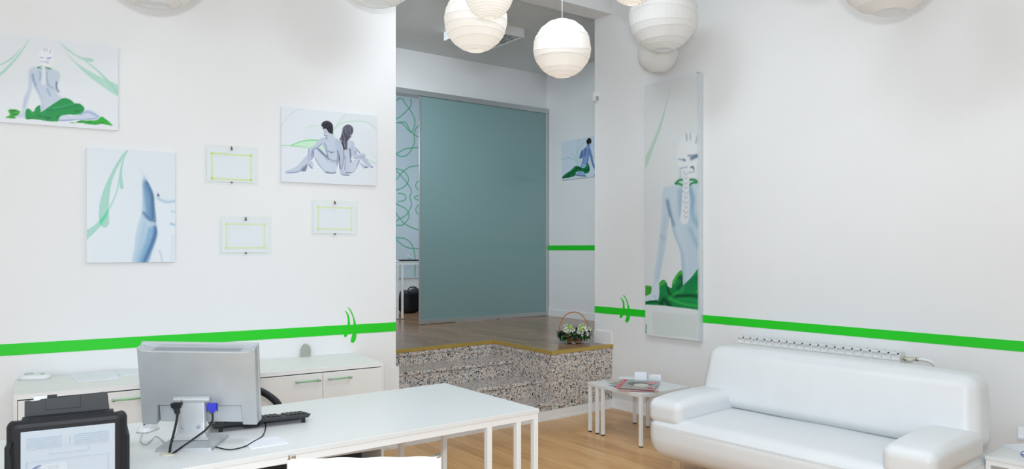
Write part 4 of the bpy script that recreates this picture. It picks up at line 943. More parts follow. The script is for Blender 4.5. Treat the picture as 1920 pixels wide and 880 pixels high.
# ------------------------------------------------------------------ printer
PA = 29.7; PO = Vector((-1.795, 2.64)); PW, PD, PH = .385, .30, .246
pr = thing('printer', 'black and white laser printer seen from behind on the desk', 'printer', P3(PO, DH), PA)
bm = BM(); loft(bm, [(0.0, PW / 2 - .006, PD / 2 - .006, .03, PW / 2, PD / 2), (.01, PW / 2, PD / 2, .035, PW / 2, PD / 2), (PH - .022, PW / 2, PD / 2, .035, PW / 2, PD / 2), (PH - .010, PW / 2 - .004, PD / 2 - .004, .034, PW / 2, PD / 2), (PH - .002, PW / 2 - .012, PD / 2 - .012, .03, PW / 2, PD / 2), (PH, PW / 2 - .02, PD / 2 - .02, .025, PW / 2, PD / 2)], 6, fn=lambda v: Vector((v.x, v.y, v.z - (max(0, v.y - .085) * .5 if v.z > .1 else 0)))); obj('housing', bm, M['black'], pr, smooth=False, bevel=.0)
bm = BM(); box(bm, PW - .012, PW + .008, .02, PD - .03, .001, .155); obj('side_cover', bm, M['black'], pr, bevel=.004)
bm = BM(); box(bm, -.006, .012, .03, PD - .03, .001, .155); obj('side_cover', bm, M['black'], pr, bevel=.004)
bm = BM(); box(bm, .045, PW - .042, -.004, .01, .004, PH - .036); pn = obj('rear_panel', bm, M['prnwhite'], pr, bevel=.002)
bm = BM()
for k in range(6):
    z = PH - .062 - k * .0075
    box(bm, .062, .170, -.0075, -.003, z, z + .0032); box(bm, .210, .322, -.0075, -.003, z, z + .0032)
bm2 = bm; rb = lambda x0, x1, z0, z1: box(bm, x0, x1, -.0065, -.003, z0, z1)
rb(.184, .196, PH - .100, PH - .062); rb(.135, .255, PH - .124, PH - .110); 
for (x0, x1, z0, z1) in ((.062, .320, PH - .146, PH - .1445), (.062, .0635, .02, PH - .146), (.3185, .320, .02, PH - .146)): rb(x0, x1, z0, z1)
obj('moulded_vents', bm, M['prnwhite'], pn, bevel=.0014)
bm = BM(); box(bm, .078, .190, -.0058, -.0038, .030, PH - .158); lb = obj('rating_label', bm, mat('label_film', (0.56, 0.62, 0.68, 1), .5), pn)
bm = BM(); rr = random.Random(4)
for k in range(6):
    z = PH - .172 - k * .007
    box(bm, .084, .084 + rr.uniform(.02, .034), -.0062, -.0057, z, z + .0012); 
    if k != 2: box(bm, .128, .128 + rr.uniform(.03, .055), -.0062, -.0057, z + .002, z + .0032)
obj('label_text', bm, M['ink'], lb)
bm = BM(); 
el_ = [Vector((.094 + .014 * math.cos(a) , 0, PH - .166 + .0042 * math.sin(a) + .004 * math.cos(a))) for a in [i * math.pi / 12 for i in range(24)]]
prism_xz(bm, [(v.x, v.z) for v in el_], -.0063, -.0057); obj('logo', bm, M['inkblue'], lb)
text_mesh('SAMSUNG', .0052, 'logo_text', M['paper'], lb, (.094, -.0066, PH - .166), (R(90), R(-12), 0), .0001)
text_mesh('CE', .014, 'marking_text', M['ink'], lb, (.140, -.0062, PH - .188), (R(90), 0, 0), .0001)
# paper support
bm = BM(); prism_xz(bm, [(.062, .20), (.345, .20), (.332, .318), (.320, .322), (.115, .314), (.105, .310), (.085, .309), (.075, .313), (.062, .312)], -.006, .004)
ps = obj('paper_support', bm, M['darkgrey'], pr, loc=(-.012, .085, -.010), rot=(R(-6), 0, 0), bevel=.002)
bm = BM(); box(bm, .128, .242, -.009, -.005, .272, .316); obj('extension_flap', bm, M['darkgrey'], ps, bevel=.0015)
bm = BM(); box(bm, .09, .30, .004, .02, .20, .325); 
for v in bm.verts:
    if v.co.z > .3: v.co.x = .09 + (v.co.x - .09) * .28
obj('paper', bm, M['paper'], ps)
bm = BM(); box(bm, .133, .164, .0, .022, .31, .326); obj('paper_guide', bm, M['black'], ps, bevel=.001)
bm = BM(); box(bm, .045, PW - .045, .035, .085, PH - .003, PH + .003); obj('top_cover', bm, M['black'], pr, bevel=.003)
bm = BM(); tube(bm, [(.016, -.002, PH - .068), (.010, -.006, PH - .10), (.016, -.008, PH - .14), (.012, -.006, .02)], .004, 8, smooth=4); obj('power_cord', bm, M['black'], pr, smooth=True)

# ------------------------------------------------------------------ office chair behind the desk
OC = Vector((-1.622, 4.178)); oc = thing('office_chair', 'black office chair behind the desk, mostly hidden by the monitor', 'chair', P3(OC), A_FURN)
bm = BM(); rbox(bm, (0, 0, .46), (.24, .24, .04), .03, k=3, mid=5, bulge=(0, 0, .01)); obj('seat', bm, M['darkgrey'], oc, smooth=True)
bm = BM(); rbox(bm, (0, .25, .74), (.21, .03, .18), .025, k=3, mid=5, bulge=(0, .02, 0)); obj('backrest', bm, M['darkgrey'], oc, smooth=True)
bm = BM(); box(bm, -.04, .04, .22, .27, .44, .60); obj('back_support', bm, M['black'], oc, bevel=.006)
for s in (-1, 1):
    bm = BM(); tube(bm, [(s * .225, .24, .74), (s * .262, .17, .742), (s * .285, .04, .722), (s * .292, -.07, .69), (s * .285, -.14, .62), (s * .27, -.14, .54), (s * .22, -.08, .46)], .021, 10, smooth=6); obj('armrest', bm, M['black'], oc, smooth=True)
bm = BM(); tube(bm, [(0, 0, .42), (0, 0, .10)], .026, 14); obj('gas_lift', bm, M['black'], oc, smooth=True)
for k in range(5):
    a = R(72 * k + 20); bm = BM(); tube(bm, [(0, 0, .11), (.15 * math.cos(a), .15 * math.sin(a), .09), (.29 * math.cos(a), .29 * math.sin(a), .07)], [.024, .02, .014], 10)
    l = obj('leg', bm, M['black'], oc, smooth=True); bm = BM(); c_ = Vector((.29 * math.cos(a), .29 * math.sin(a), .027)); t_ = Vector((-math.sin(a), math.cos(a), 0)) * .02
    tube(bm, [c_ - t_, c_ + t_], .026, 14); tube(bm, [c_, c_ + Vector((0, 0, .04))], .006, 6); obj('caster', bm, M['black'], l, smooth=True)

# ------------------------------------------------------------------ canvas-backed chair in the foreground
FX0, FX1, FY = -.724, -.247, 2.45; fcx = (FX0 + FX1) / 2; fw = (FX1 - FX0) / 2
fc_ = thing('director_chair', 'chair with white canvas back between chrome posts, in front of the desk', 'chair', (fcx, FY, 0), 0)
for s in (-1, 1):
    bm = BM(); tube(bm, [(s * fw, 0, .0), (s * fw, 0, .918)], .0125, 20); pst = obj('back_post', bm, M['chrome'], fc_, smooth=True, bevel=.0015)
    bm = BM(); tube(bm, [(s * fw, .44, 0), (s * fw, .44, .66)], .0125, 16); obj('front_post', bm, M['chrome'], fc_, smooth=True)
    bm = BM(); tube(bm, [(s * fw, 0, .66), (s * fw, .46, .66)], .014, 12); box(bm, s * fw - .025, s * fw + .025, .03, .47, .668, .69); obj('armrest', bm, M['whiteplastic'], fc_, bevel=.004)
    bm = BM(); tube(bm, [(s * fw, 0, .43), (s * fw, .44, .43)], .0115, 12); tube(bm, [(s * fw, 0, .06), (s * fw, .44, .06)], .0115, 12); obj('side_rail', bm, M['chrome'], fc_, smooth=True)
bm = BM(); nxs, nzs = 30, 8; TH = .0016
def sling(u, zz, side):
    x = -fw + 2 * fw * u; sag = 4 * u * (1 - u); y = -.0135 + .03 * sag
    topz = .908 - .006 * sag + .008 * u + .0015 * math.sin(u * 23)
    return Vector((x, y + side * TH + .003 * math.sin(zz * 5 + u * 9) * sag, topz - .20 * zz))
for side in (-1, 1):
    vv = [[bm.verts.new(sling(i / nxs, j / nzs, side)) for j in range(nzs + 1)] for i in range(nxs + 1)]
    for i in range(nxs):
        for j in range(nzs): bm.faces.new((vv[i][j], vv[i + 1][j], vv[i + 1][j + 1], vv[i][j + 1]))
    if side == -1: va = vv
for i in range(nxs): bm.faces.new((va[i][0], va[i + 1][0], vv[i + 1][0], vv[i][0]))
for s in (-1, 1):
    lathe(bm, [(.0155, .70), (.0155, .905 + (.006 if s > 0 else 0))], 20, (s * fw, 0, 0), capb=False, capt=False); lathe(bm, [(.0135, .70), (.0135, .905 + (.006 if s > 0 else 0))], 20, (s * fw, 0, 0), capb=False, capt=False)
    z_ = .905 + (.006 if s > 0 else 0)
    r1_ = [(s * fw + .0155 * math.cos(t), .0155 * math.sin(t), z_) for t in [i * math.pi / 10 for i in range(20)]]; r2_ = [(s * fw + .0135 * math.cos(t), .0135 * math.sin(t), z_) for t in [i * math.pi / 10 for i in range(20)]]
    A_ = [bm.verts.new(v) for v in r1_]; B_ = [bm.verts.new(v) for v in r2_]
    for i in range(20): bm.faces.new((A_[i], A_[(i + 1) % 20], B_[(i + 1) % 20], B_[i]))
obj('back_canvas', bm, M['fabric'], fc_, smooth=True)
bm = BM(); nn = 16
va = [[bm.verts.new((-fw + 2 * fw * i / nn, .02 + .41 * j / 6, .445 - .03 * 4 * (i / nn) * (1 - i / nn))) for j in range(7)] for i in range(nn + 1)]
for i in range(nn):
    for j in range(6): bm.faces.new((va[i][j], va[i + 1][j], va[i + 1][j + 1], va[i][j + 1]))
o = obj('seat_canvas', bm, M['fabric'], fc_, smooth=True); md = o.modifiers.new('t', 'SOLIDIFY'); md.thickness = .003

# ------------------------------------------------------------------ glass-framed certificates
def cert(px0, py0, px1, py1, label, border, brx, shift=(0, 0)):
    (x0, z1), (x1, z0) = on_wall(px0, py0, L0, A_LEFT, .015), on_wall(px1, py1, L0, A_LEFT, .015)
    w_, h_ = x1 - x0, z1 - z0; c = L0 + uL * ((x0 + x1) / 2) - nL * .0055
    th = thing('certificate_frame', label, 'certificate', P3(c, z0), A_LEFT, None)
    bm = BM(); box(bm, -w_ / 2, w_ / 2, -.016, -.013, 0, h_); obj('glass_pane', bm, M['certglass'], th)
    mx, mz = w_ * .105, h_ * .135
    bm = BM(); box(bm, -w_ / 2 + mx * .55, w_ / 2 - mx * .5, -.0105, -.0075, mz * .55, h_ - mz * .6); pp = obj('paper', bm, M['paper'], th)
    X0_, X1_, Z0_, Z1_ = -w_ / 2 + w_ * brx[0], -w_ / 2 + w_ * brx[1], h_ * brx[2], h_ * brx[3]; bw = .0135
    bm = BM()
    for (a, b, c_, d) in ((X0_, X1_, Z0_, Z0_ + bw), (X0_, X1_, Z1_ - bw, Z1_), (X0_, X0_ + bw, Z0_ + bw, Z1_ - bw), (X1_ - bw, X1_, Z0_ + bw, Z1_ - bw)): box(bm, a, b, -.0114, -.0106, c_, d)
    obj('printed_border', bm, border[0], pp)
    bm = BM()
    n_ = 26
    for i in range(n_):
        x = X0_ + (X1_ - X0_) * (i + .5) / n_
        for z in (Z0_ + bw / 2, Z1_ - bw / 2): box(bm, x - .004, x + .004, -.0118, -.0112, z - .0022, z + .0022)
    for i in range(14):
        z = Z0_ + (Z1_ - Z0_) * (i + .5) / 14
        for x in (X0_ + bw / 2, X1_ - bw / 2): box(bm, x - .0022, x + .0022, -.0118, -.0112, z - .004, z + .004)
    for x in (X0_, X1_):
        for z in (Z0_, Z1_): lathe_c = None; box(bm, x + (0 if x < 0 else -bw) - .003, x + (bw if x < 0 else 0) + .003, -.0119, -.0112, z + (0 if z == Z0_ else -bw) - .003, z + (bw if z == Z0_ else 0) + .003)
    obj('border_ornament', bm, border[1], pp)
    bm = BM()
    for z, l in ((.80, .25), (.70, .32)): box(bm, X0_ + w_ * .05, X0_ + w_ * (.05 + l), -.0112, -.0107, h_ * z, h_ * z + .0025)
    obj('faint_text', bm, border[2], pp)
    for z in (h_ * .905, h_ * .06):
        bm = BM(); Mx = Matrix.Translation((0, 0, z)) @ Matrix.Rotation(R(90), 4, 'X')
        lathe(bm, [(.0045, .012), (.0065, .018), (.0065, .026), (.004, .030), (.0, .031)], 14, capt=False)
        for v in bm.verts: v.co = Vector((v.co.x, -v.co.z, v.co.y + z))
        if z > h_ / 2: box(bm, -.004, .004, -.020, -.014, z + .004, z + .02)
        obj('clip_stud', bm, M['stud'], th, smooth=True)
B1 = (mat('certificate_border', rgb(230, 238, 196), .7), mat('certificate_ornament', rgb(208, 224, 120), .7), mat('certificate_text', rgb(212, 220, 226), .7))
B2 = (mat('certificate_border_pale', rgb(234, 236, 208), .7), mat('certificate_ornament_pale', rgb(226, 230, 170), .7), B1[2])
cert(382, 269.5, 485, 349, 'glass-framed certificate with yellow-green border, highest of the three', B1, (.13, .88, .12, .80))
cert(410, 404.5, 510, 479, 'glass-framed certificate with pale border, lowest of the three', B2, (.13, .88, .17, .82))
cert(583, 374, 671.5, 443.5, 'glass-framed certificate below the couple print, smallest of the three', B2, (.14, .88, .17, .82))
# ------------------------------------------------------------------ paper lanterns
def lantern(px, py, rpx, dep, lit, label, nr=12, tilt=.0, seed=0, seg=40, irregular=0.0, squash=.97):
    c = at_depth(px, py, dep); r = rpx / FPX * dep; rnd = random.Random(seed)
    th = thing('paper_lantern', label, 'lantern', (c.x, c.y, c.z), rnd.uniform(0, 90), 'round rice-paper pendant lanterns')
    lo, hi = R(-74), R(76); rings = []; pos = []
    for i in range(nr + 1):
        t = i / nr
        if 0 < i < nr: t += rnd.uniform(-irregular, irregular) / nr
        ph = lo + (hi - lo) * t; fade = math.cos(ph) if irregular else 0
        tx, ty = (rnd.uniform(-tilt, tilt) * fade, rnd.uniform(-tilt, tilt) * fade)
        ring = []
        for k in range(seg):
            a = 2 * math.pi * k / seg; v = Vector((math.cos(ph) * math.cos(a), math.cos(ph) * math.sin(a), math.sin(ph) * squash))
            v.z += tx * v.x + ty * v.y; v.normalize(); v = v * r
            ring.append(v)
        rings.append(ring)
    bm = BM(); R_ = []
    for i, ring in enumerate(rings):
        R_.append([bm.verts.new(v) for v in ring])
    for A_, B_ in zip(R_, R_[1:]):
        # paper sags slightly inwards between the wire hoops
        mid = [bm.verts.new((a.co + b.co) / 2 * (1 - .06 * (1 - ((a.co + b.co) / 2).length / r))) for a, b in zip(A_, B_)]
        for k in range(seg):
            k2 = (k + 1) % seg; bm.faces.new((A_[k], A_[k2], mid[k2], mid[k])); bm.faces.new((mid[k], mid[k2], B_[k2], B_[k]))
    obj('shade', bm, M['lantern'], th, smooth=False)
    bm = BM()
    for ring in rings: tube(bm, [v * 1.001 for v in ring], .0009 + r * .0022, 4, closed=True)
    obj('wire_hoops', bm, M['rib'], th)
    bm = BM(); tube(bm, [(0, 0, r * .5), (0, 0, CEIL - c.z - .02)], .0035, 8); tube(bm, [(0, 0, .03), (0, 0, r * .5)], .018, 12); obj('cord', bm, M['whiteplastic'], th, smooth=True)
    bm = BM(); lathe(bm, [(.05, CEIL - c.z - .03), (.05, CEIL - c.z)], 20); obj('ceiling_rose', bm, M['whiteplastic'], th, smooth=False)
    bm = BM()
    for a in (0, math.pi / 2): tube(bm, [(math.cos(a) * r * .24, math.sin(a) * r * .24, r * .96), (-math.cos(a) * r * .24, -math.sin(a) * r * .24, r * .96)], .002, 6)
    tube(bm, [(0, 0, r * .96), (0, 0, r * .5)], .004, 6); obj('spreader', bm, M['rib'], th)
    bm = BM(); bmesh.ops.create_uvsphere(bm, u_segments=16, v_segments=10, radius=.03)
    for v in bm.verts: v.co.z -= .005
    obj('light_bulb', bm, M['bulb'] if lit else M['whiteplastic'], th, smooth=True)
    if lit:
        l = bpy.data.lights.new('lantern_glow', 'POINT'); l.energy = 0.34 * (r / .2) ** 2; l.color = (1.0, .74, .48); l.shadow_soft_size = .05
        o = bpy.data.objects.new('lantern_glow', l); C.objects.link(o); o.parent = th; o.location = (0, 0, -.07)
    return th
lantern(1054, 91, 54.5, 5.8, True, 'lit paper lantern hanging alone in front of the opening, its cord visible', 10, .13, 11, irregular=.35)
lantern(892, 38, 59.5, 5.4, True, 'lit paper lantern with slanting hoops hanging over the ceiling light fixture', 10, .14, 23, irregular=.35)
lantern(917, -11, 45.5, 4.8, True, 'small evenly ribbed lit lantern overlapping the bigger lit one behind it', 20, 0, 3)
lantern(1243, 32, 64, 6.1, False, 'large unlit white lantern at the top of the right wall', 11, .12, 31, irregular=.25)
lantern(1233, 101, 37, 6.62, False, 'small unlit ribbed lantern hanging under the large one by the right wall', 22, 0, 6)
lantern(1186, -36, 45, 5.0, True, 'lit lantern whose bottom just shows above the large white one', 18, 0, 8)
lantern(1669, -69, 96, 4.6, False, 'white lantern cut by the top frame edge above the sofa', 10, .14, 41, irregular=.25)
lantern(706, -80, 92, 5.2, False, 'white lantern cut by the top frame edge beside the opening', 12, .1, 52, irregular=.2)
lantern(287, -92, 106, 4.4, False, 'white lantern cut by the top frame edge above the left wall prints', 12, .12, 61, irregular=.25)
lantern(1535, -118, 80, 3.9, False, 'white lantern just above the frame casting a faint shadow on the right wall', 12, .1, 72, irregular=.2)

# ------------------------------------------------------------------ louvred ceiling light in the platform room
FO = Vector((-.784, 8.56)); fa = A_FURN
cl = thing('ceiling_light', 'square white louvred fluorescent fixture on the platform room ceiling', 'ceiling light', (FO.x, FO.y, ACEIL), fa - 90)
S = .66; hgt = .10
bm = BM(); w_ = .03
for (a, b, c_, d) in ((0, S, 0, w_), (0, S, S - w_, S), (0, w_, w_, S - w_), (S - w_, S, w_, S - w_)): box(bm, a, b, c_, d, -hgt, 0)
box(bm, w_, S - w_, w_, S - w_, -.012, 0)
obj('housing', bm, M['whitemetal'], cl, bevel=.002)
for k in range(1, 4):
    bm = BM(); x = w_ + (S - 2 * w_) * k / 4; box(bm, x - .004, x + .004, w_, S - w_, -hgt + .004, -.03); obj('reflector', bm, M['alu'], cl)
for k in range(1, 9):
    bm = BM(); y = w_ + (S - 2 * w_) * k / 9
    Mx = Matrix.Translation((0, y, -hgt + .030)) @ Matrix.Rotation(R(20), 4, 'X'); box(bm, w_, S - w_, -.002, .002, -.026, .024, M4=Mx); obj('louvre', bm, M['alu'], cl)
for k in range(4):
    bm = BM(); x = w_ + (S - 2 * w_) * (k + .5) / 4; tube(bm, [(x, w_, -.045), (x, S - w_, -.045)], .013, 12); obj('tube', bm, M['whiteplastic'], cl, smooth=True)

# ------------------------------------------------------------------ motion detector on the wall corner
xz = on_wall(1115.5, 183, B0, A_RIGHT)
md_ = thing('motion_detector', 'small white motion detector on the wall corner beside the opening', 'sensor', (B0.x, B0.y, xz[1]), A_FURN)
bm = BM(); loft(bm, [(-.048, .024, .016, .006, -.018, -.03), (-.04, .029, .022, .006, -.018, -.03), (.04, .029, .022, .006, -.018, -.03), (.046, .026, .018, .006, -.018, -.03)], 3); hs2 = obj('housing', bm, M['whiteplastic'], md_, smooth=False)
bm = BM(); box(bm, -.040, .002, -.054, -.050, -.040, .004); obj('lens', bm, M['greyplastic'], hs2)
bm = BM(); tube(bm, [(.0, -.053, .022), (.0, -.051, .022)], .003, 8); obj('led', bm, M['ink'], hs2)

# ------------------------------------------------------------------ flower basket on the platform
g = on_floor(1078, 645, PZ); fb = thing('flower_basket', 'rattan basket of white flowers and dark leaves with a hoop handle', 'flower basket', (g.x, g.y + .09, PZ), 5)
bm = BM(); prof = [(.070, .004), (.078, .02), (.09, .05), (.10, .075), (.105, .09)]
lathe(bm, prof, 40)
for k, v in enumerate(bm.verts):
    a = math.atan2(v.co.y, v.co.x); f = 1 + .02 * math.sin(a * 20 + (v.co.z * 120)); v.co.x *= f; v.co.y *= f
obj('bowl', bm, mat('dark_wicker', rgb(120, 62, 44), .6, noise_amt=.3, scale=60), fb)
bm = BM()
for z, rr_ in ((.02, .080), (.045, .09), (.07, .10), (.09, .107)): tube(bm, [(rr_ * math.cos(i * math.pi / 20), rr_ * math.sin(i * math.pi / 20), z + .003 * (i % 2)) for i in range(40)], .006, 6, closed=True)
obj('woven_rim', bm, M['rattan'], fb, smooth=True)
bm = BM(); hp = [(-.128, 0, .06), (-.152, 0, .12), (-.150, 0, .18), (-.115, 0, .255), (-.06, 0, .300), (.0, 0, .312), (.06, 0, .296), (.11, 0, .245), (.140, 0, .175), (.145, 0, .12), (.12, 0, .06)]
tube(bm, hp, .0055, 8, smooth=6); tube(bm, [(x, .007 * math.sin(i * 1.3), z + .003) for i, (x, y, z) in enumerate(hp)], .004, 8, smooth=6); obj('handle', bm, M['rattan'], fb, smooth=True)
def leaf(bm, base, d, L, w_, up, mi=0):
    d = Vector(d).normalized(); s = d.cross(Vector((0, 0, 1))).normalized(); n = s.cross(d).normalized()
    prevv = None
    for i in range(6):
        t = i / 5; wv = w_ * math.sin(math.pi * min(1, t * .92 + .06)) ; p0 = Vector(base) + d * L * t + n * up * math.sin(t * math.pi) - Vector((0, 0, 1)) * L * .25 * t * t
        row = [bm.verts.new(p0 - s * wv + n * wv * .25), bm.verts.new(p0), bm.verts.new(p0 + s * wv + n * wv * .25)]
        if prevv:
            bm.faces.new((prevv[0], prevv[1], row[1], row[0])).material_index = mi; bm.faces.new((prevv[1], prevv[2], row[2], row[1])).material_index = mi
        prevv = row
rnd = random.Random(9); bm = BM(); bm_ = BM()
for i in range(150):
    a = rnd.uniform(0, 2 * math.pi); el2 = rnd.uniform(-.15, 1.1); rr_ = rnd.uniform(.02, .11)
    base = (math.cos(a) * rr_ * 1.38, math.sin(a) * rr_ * .8, rnd.uniform(.07, .12)); d = (math.cos(a) * math.cos(el2), math.sin(a) * math.cos(el2), math.sin(el2))
    leaf(bm if rnd.random() < .72 else bm_, base, d, rnd.uniform(.04, .085), rnd.uniform(.012, .022), .006)
# leaves that hang over the rim
for i in range(100):
    a = rnd.uniform(0, 2 * math.pi); base = (math.cos(a) * .128, math.sin(a) * .108, rnd.uniform(.05, .105)); leaf(bm if rnd.random() < .75 else bm_, base, (math.cos(a), math.sin(a), rnd.uniform(-.9, .2)), rnd.uniform(.04, .06), .019, .006)
# a few tall dark blades
for (x, y, dx, dz) in ((-.01, -.05, -.2, 1), (.02, -.05, .1, .8), (.085, -.05, .9, .9), (.06, -.06, .8, .7), (-.02, -.05, .35, 1)): leaf(bm, (x, y, .11), (dx, -.1, dz), .10, .020, .01)
obj('foliage', bm, M['leaf'], fb); obj('light_foliage', bm_, M['leaf2'], fb)
def bloom(x, y, z, r, npet, m, lily=False):
    bm = BM(); rn = random.Random(int(x * 9999))
    for k in range(npet):
        a = 2 * math.pi * k / npet + rn.uniform(-.1, .1); el2 = rn.uniform(.1, .5) if not lily else rn.uniform(.6, 1.1)
        v = Vector((math.cos(a) * math.cos(el2), -math.sin(el2) * .7, math.sin(a) * math.cos(el2) + (.2 if lily else 0)))
        leaf(bm, (x, y, z), v, r, r * .34, r * .1)
    f = obj('flower', bm, m, fb)
    bm = BM(); bmesh.ops.create_uvsphere(bm, u_segments=8, v_segments=6, radius=r * .25)
    for v in bm.verts: v.co += Vector((x, y - r * .35, z))
    obj('flower_centre', bm, M['lime'], f, smooth=True)
for (x, z) in ((-.118, .148), (-.098, .138), (-.075, .128), (-.055, .150), (-.035, .142), (-.088, .158), (.018, .130), (.035, .122), (.062, .126), (.058, .100), (.117, .106), (-.02, .155)): bloom(x, -.115, z, .024, 8, M['petal'])
for (x, z, s_) in ((-.082, .178, .052), (-.05, .172, .04), (.078, .180, .055), (.05, .165, .045), (.092, .150, .045), (.135, .152, .04)): bloom(x, -.06, z, s_, 6, M['petal'], True)
for (x, z) in ((-.055, .168), (.05, .148)):
    bm = BM(); bmesh.ops.create_icosphere(bm, subdivisions=2, radius=.02)
    for v in bm.verts: v.co = v.co * (1 + .15 * noise.noise(v.co * 200)) + Vector((x, -.10, z))
    obj('green_bloom', bm, M['lime'], fb)
bm = BM(); n_ = 60; rA, rB, rC = [], [], []
for k in range(n_):
    a = 2 * math.pi * k / n_; w1 = rnd.uniform(-.008, .008)
    rA.append(bm.verts.new(((.08 + w1) * math.cos(a), (.08 + w1) * math.sin(a), .004))); rB.append(bm.verts.new(((.135 + w1 * 2) * math.cos(a), (.12 + w1 * 2) * math.sin(a), .012 + rnd.uniform(0, .012)))); rC.append(bm.verts.new(((.165 + w1 * 2.5) * math.cos(a), (.14 + w1 * 2) * math.sin(a), .004 + rnd.uniform(0, .03))))
for A_, B_ in ((rA, rB), (rB, rC)):
    for k in range(n_): bm.faces.new((A_[k], A_[(k + 1) % n_], B_[(k + 1) % n_], B_[k]))
obj('cellophane_wrap', bm, M['cello'], fb)

# ------------------------------------------------------------------ magazines and card holders on the low table
def magazine(label, pts, z, t, col, extra=None, group='magazines on the low white table', name='magazine'):
    P_ = [on_floor(px, py, z) for px, py in pts]; c = sum(P_, Vector()) / 4
    u = (P_[1] - P_[0]); w_ = u.length; u.normalize(); v = Vector((-u.y, u.x, 0)); h_ = abs((P_[3] - P_[0]).dot(v))
    ang = math.degrees(math.atan2(u.y, u.x)); th = thing(name, label, 'magazine', (c.x, c.y, z), ang, group)
    bm = BM(); box(bm, -w_ / 2, w_ / 2, -h_ / 2, h_ / 2, .0004, t - .0008); obj('pages', bm, M['paper'], th)
    bm = BM(); box(bm, -w_ / 2 - .001, w_ / 2 + .001, -h_ / 2 - .001, h_ / 2 + .001, t - .001, t); box(bm, -w_ / 2 - .002, -w_ / 2, -h_ / 2, h_ / 2, .0, t); cv = obj('cover', bm, col, th)
    if extra: extra(cv, w_, h_, t)
    return th
def flat(bm, pts, z): bm.faces.new([bm.verts.new((x, y, z)) for x, y in pts])
M['magdark'] = mat('dark_photo_print', rgb(70, 74, 78), .3, noise_amt=.5, scale=30)
M['maggrey'] = mat('grey_photo_print', rgb(150, 156, 154), .3, noise_amt=.35, scale=40)
M['magpale'] = mat('pale_photo_print', rgb(206, 200, 190), .3, noise_amt=.15, scale=30)
M['magpink'] = mat('pink_print', rgb(214, 120, 130), .3)
M['maggreen'] = mat('green_print', rgb(130, 170, 90), .3, noise_amt=.3, scale=30)
zt = .43
magazine('open pale magazine under the pile, sticking out on its left side', [(1139, 717), (1161, 728), (1182, 716), (1158, 708)], zt, .004, M['magpale'])
def ex0(cv, w_, h_, t):
    bm = BM(); box(bm, -w_ / 2, w_ / 2, -h_ / 2 - .0014, -h_ / 2 - .001, .001, t - .0015); obj('red_edge', bm, M['red'], cv)
magazine('magazine with a red spine lowest in the pile on the low table', [(1158, 733), (1233, 735), (1229, 718), (1166, 715)], zt + .0045, .006, M['magpale'], ex0)
magazine('magazine with a grey photo cover in the middle of the pile', [(1152, 724), (1206, 731), (1212, 716), (1162, 712)], zt + .011, .006, M['maggrey'])
def ex1(cv, w_, h_, t):
    def blob(cx_, cy_, rx, ry, m, nm, z):
        bm = BM(); flat(bm, [(cx_ + rx * math.cos(a), cy_ + ry * math.sin(a)) for a in [i * math.pi / 10 for i in range(20)]], z); obj(nm, bm, m, cv)
    bm = BM(); flat(bm, [(-w_ / 2, -h_ / 2), (-w_ / 2 + .035, -h_ / 2), (-w_ / 2 + .035, h_ / 2), (-w_ / 2, h_ / 2)], t + .0003); obj('red_strip', bm, M['red'], cv)
    for k in range(3):
        bm = BM(); x = -w_ / 2 + .008; y = -h_ * .4 + k * h_ * .27; 
        for (a, b, c_, d) in ((x, x + .018, y, y + .006), (x, x + .018, y + h_ * .1, y + h_ * .1 + .006), (x, x + .005, y, y + h_ * .16)): flat(bm, [(a, c_), (b, c_), (b, d), (a, d)], t + .0006)
        obj('white_lettering', bm, M['paper'], cv)
    blob(.01, .02, w_ * .34, h_ * .24, M['magdark'], 'printed_hat', t + .0004); blob(.03, -.035, w_ * .2, h_ * .18, M['magpale'], 'printed_face', t + .0005)
    blob(w_ * .33, h_ * .25, w_ * .14, h_ * .14, M['magpink'], 'pink_caption', t + .0006); blob(w_ * .38, -h_ * .36, w_ * .09, h_ * .07, M['red'], 'red_caption', t + .0006)
    bm = BM(); box(bm, -w_ / 2, w_ / 2, -h_ / 2 - .0016, -h_ / 2 - .001, .0015, t - .002); obj('red_edge', bm, M['red'], cv)
magazine('glossy magazine with red strip and dark portrait, top of the pile', [(1163, 728.5), (1236, 733), (1229, 717), (1161, 712)], zt + .0175, .006, M['maggrey'], ex1)
def card_holder(px, py, wpx, label, green):
    g = on_floor(px, py, zt); dep = g.y; w_ = wpx / FPX * dep
    th = thing('card_holder', label, 'card holder', (g.x, g.y, zt), -8)
    bm = BM(); box(bm, -w_ / 2, w_ / 2, -.012, -.010, 0, .026); box(bm, -w_ / 2, w_ / 2, -.012, .03, 0, .002); box(bm, -w_ / 2, w_ / 2, .008, .010, 0, .055); box(bm, -w_ / 2, -w_ / 2 + .002, -.012, .010, 0, .03); box(bm, w_ / 2 - .002, w_ / 2, -.012, .010, 0, .03)
    obj('stand', bm, M['acrylic'] if green else M['whiteplastic'], th, bevel=.0008)
    bm = BM(); box(bm, -w_ / 2 + .003, w_ / 2 - .003, -.008, .006, .003, .072 if not green else .060)
    cd = obj('cards', bm, M['paper'], th, rot=(R(-8), 0, 0), bevel=.001)
    if green:
        bm = BM()
        for (x, z) in ((-.035, .05), (-.040, .035), (-.03, .022)): lathe(bm, [(.005, 0), (.005, .0004)], 10, (x, 0, 0)); 
        for k, v in enumerate(bm.verts):
            j = k // 20; cx_, cz_ = ((-.035, .05), (-.040, .035), (-.03, .022))[j]; v.co = Vector((v.co.x, -.0086 - v.co.z, cz_ + v.co.y))
        obj('green_dots', bm, M['maggreen'], cd)
        bm = BM(); 
        for k in range(3): box(bm, -.02, .03, -.0088, -.0082, .02 + k * .01, .0215 + k * .01)
        obj('print_lines', bm, M['ink'], cd)
    return th
card_holder(1201, 713, 23, 'white card holder full of blank cards behind the magazines', False)
card_holder(1228, 715.5, 23, 'clear card holder with green-dotted cards behind the magazines', True)
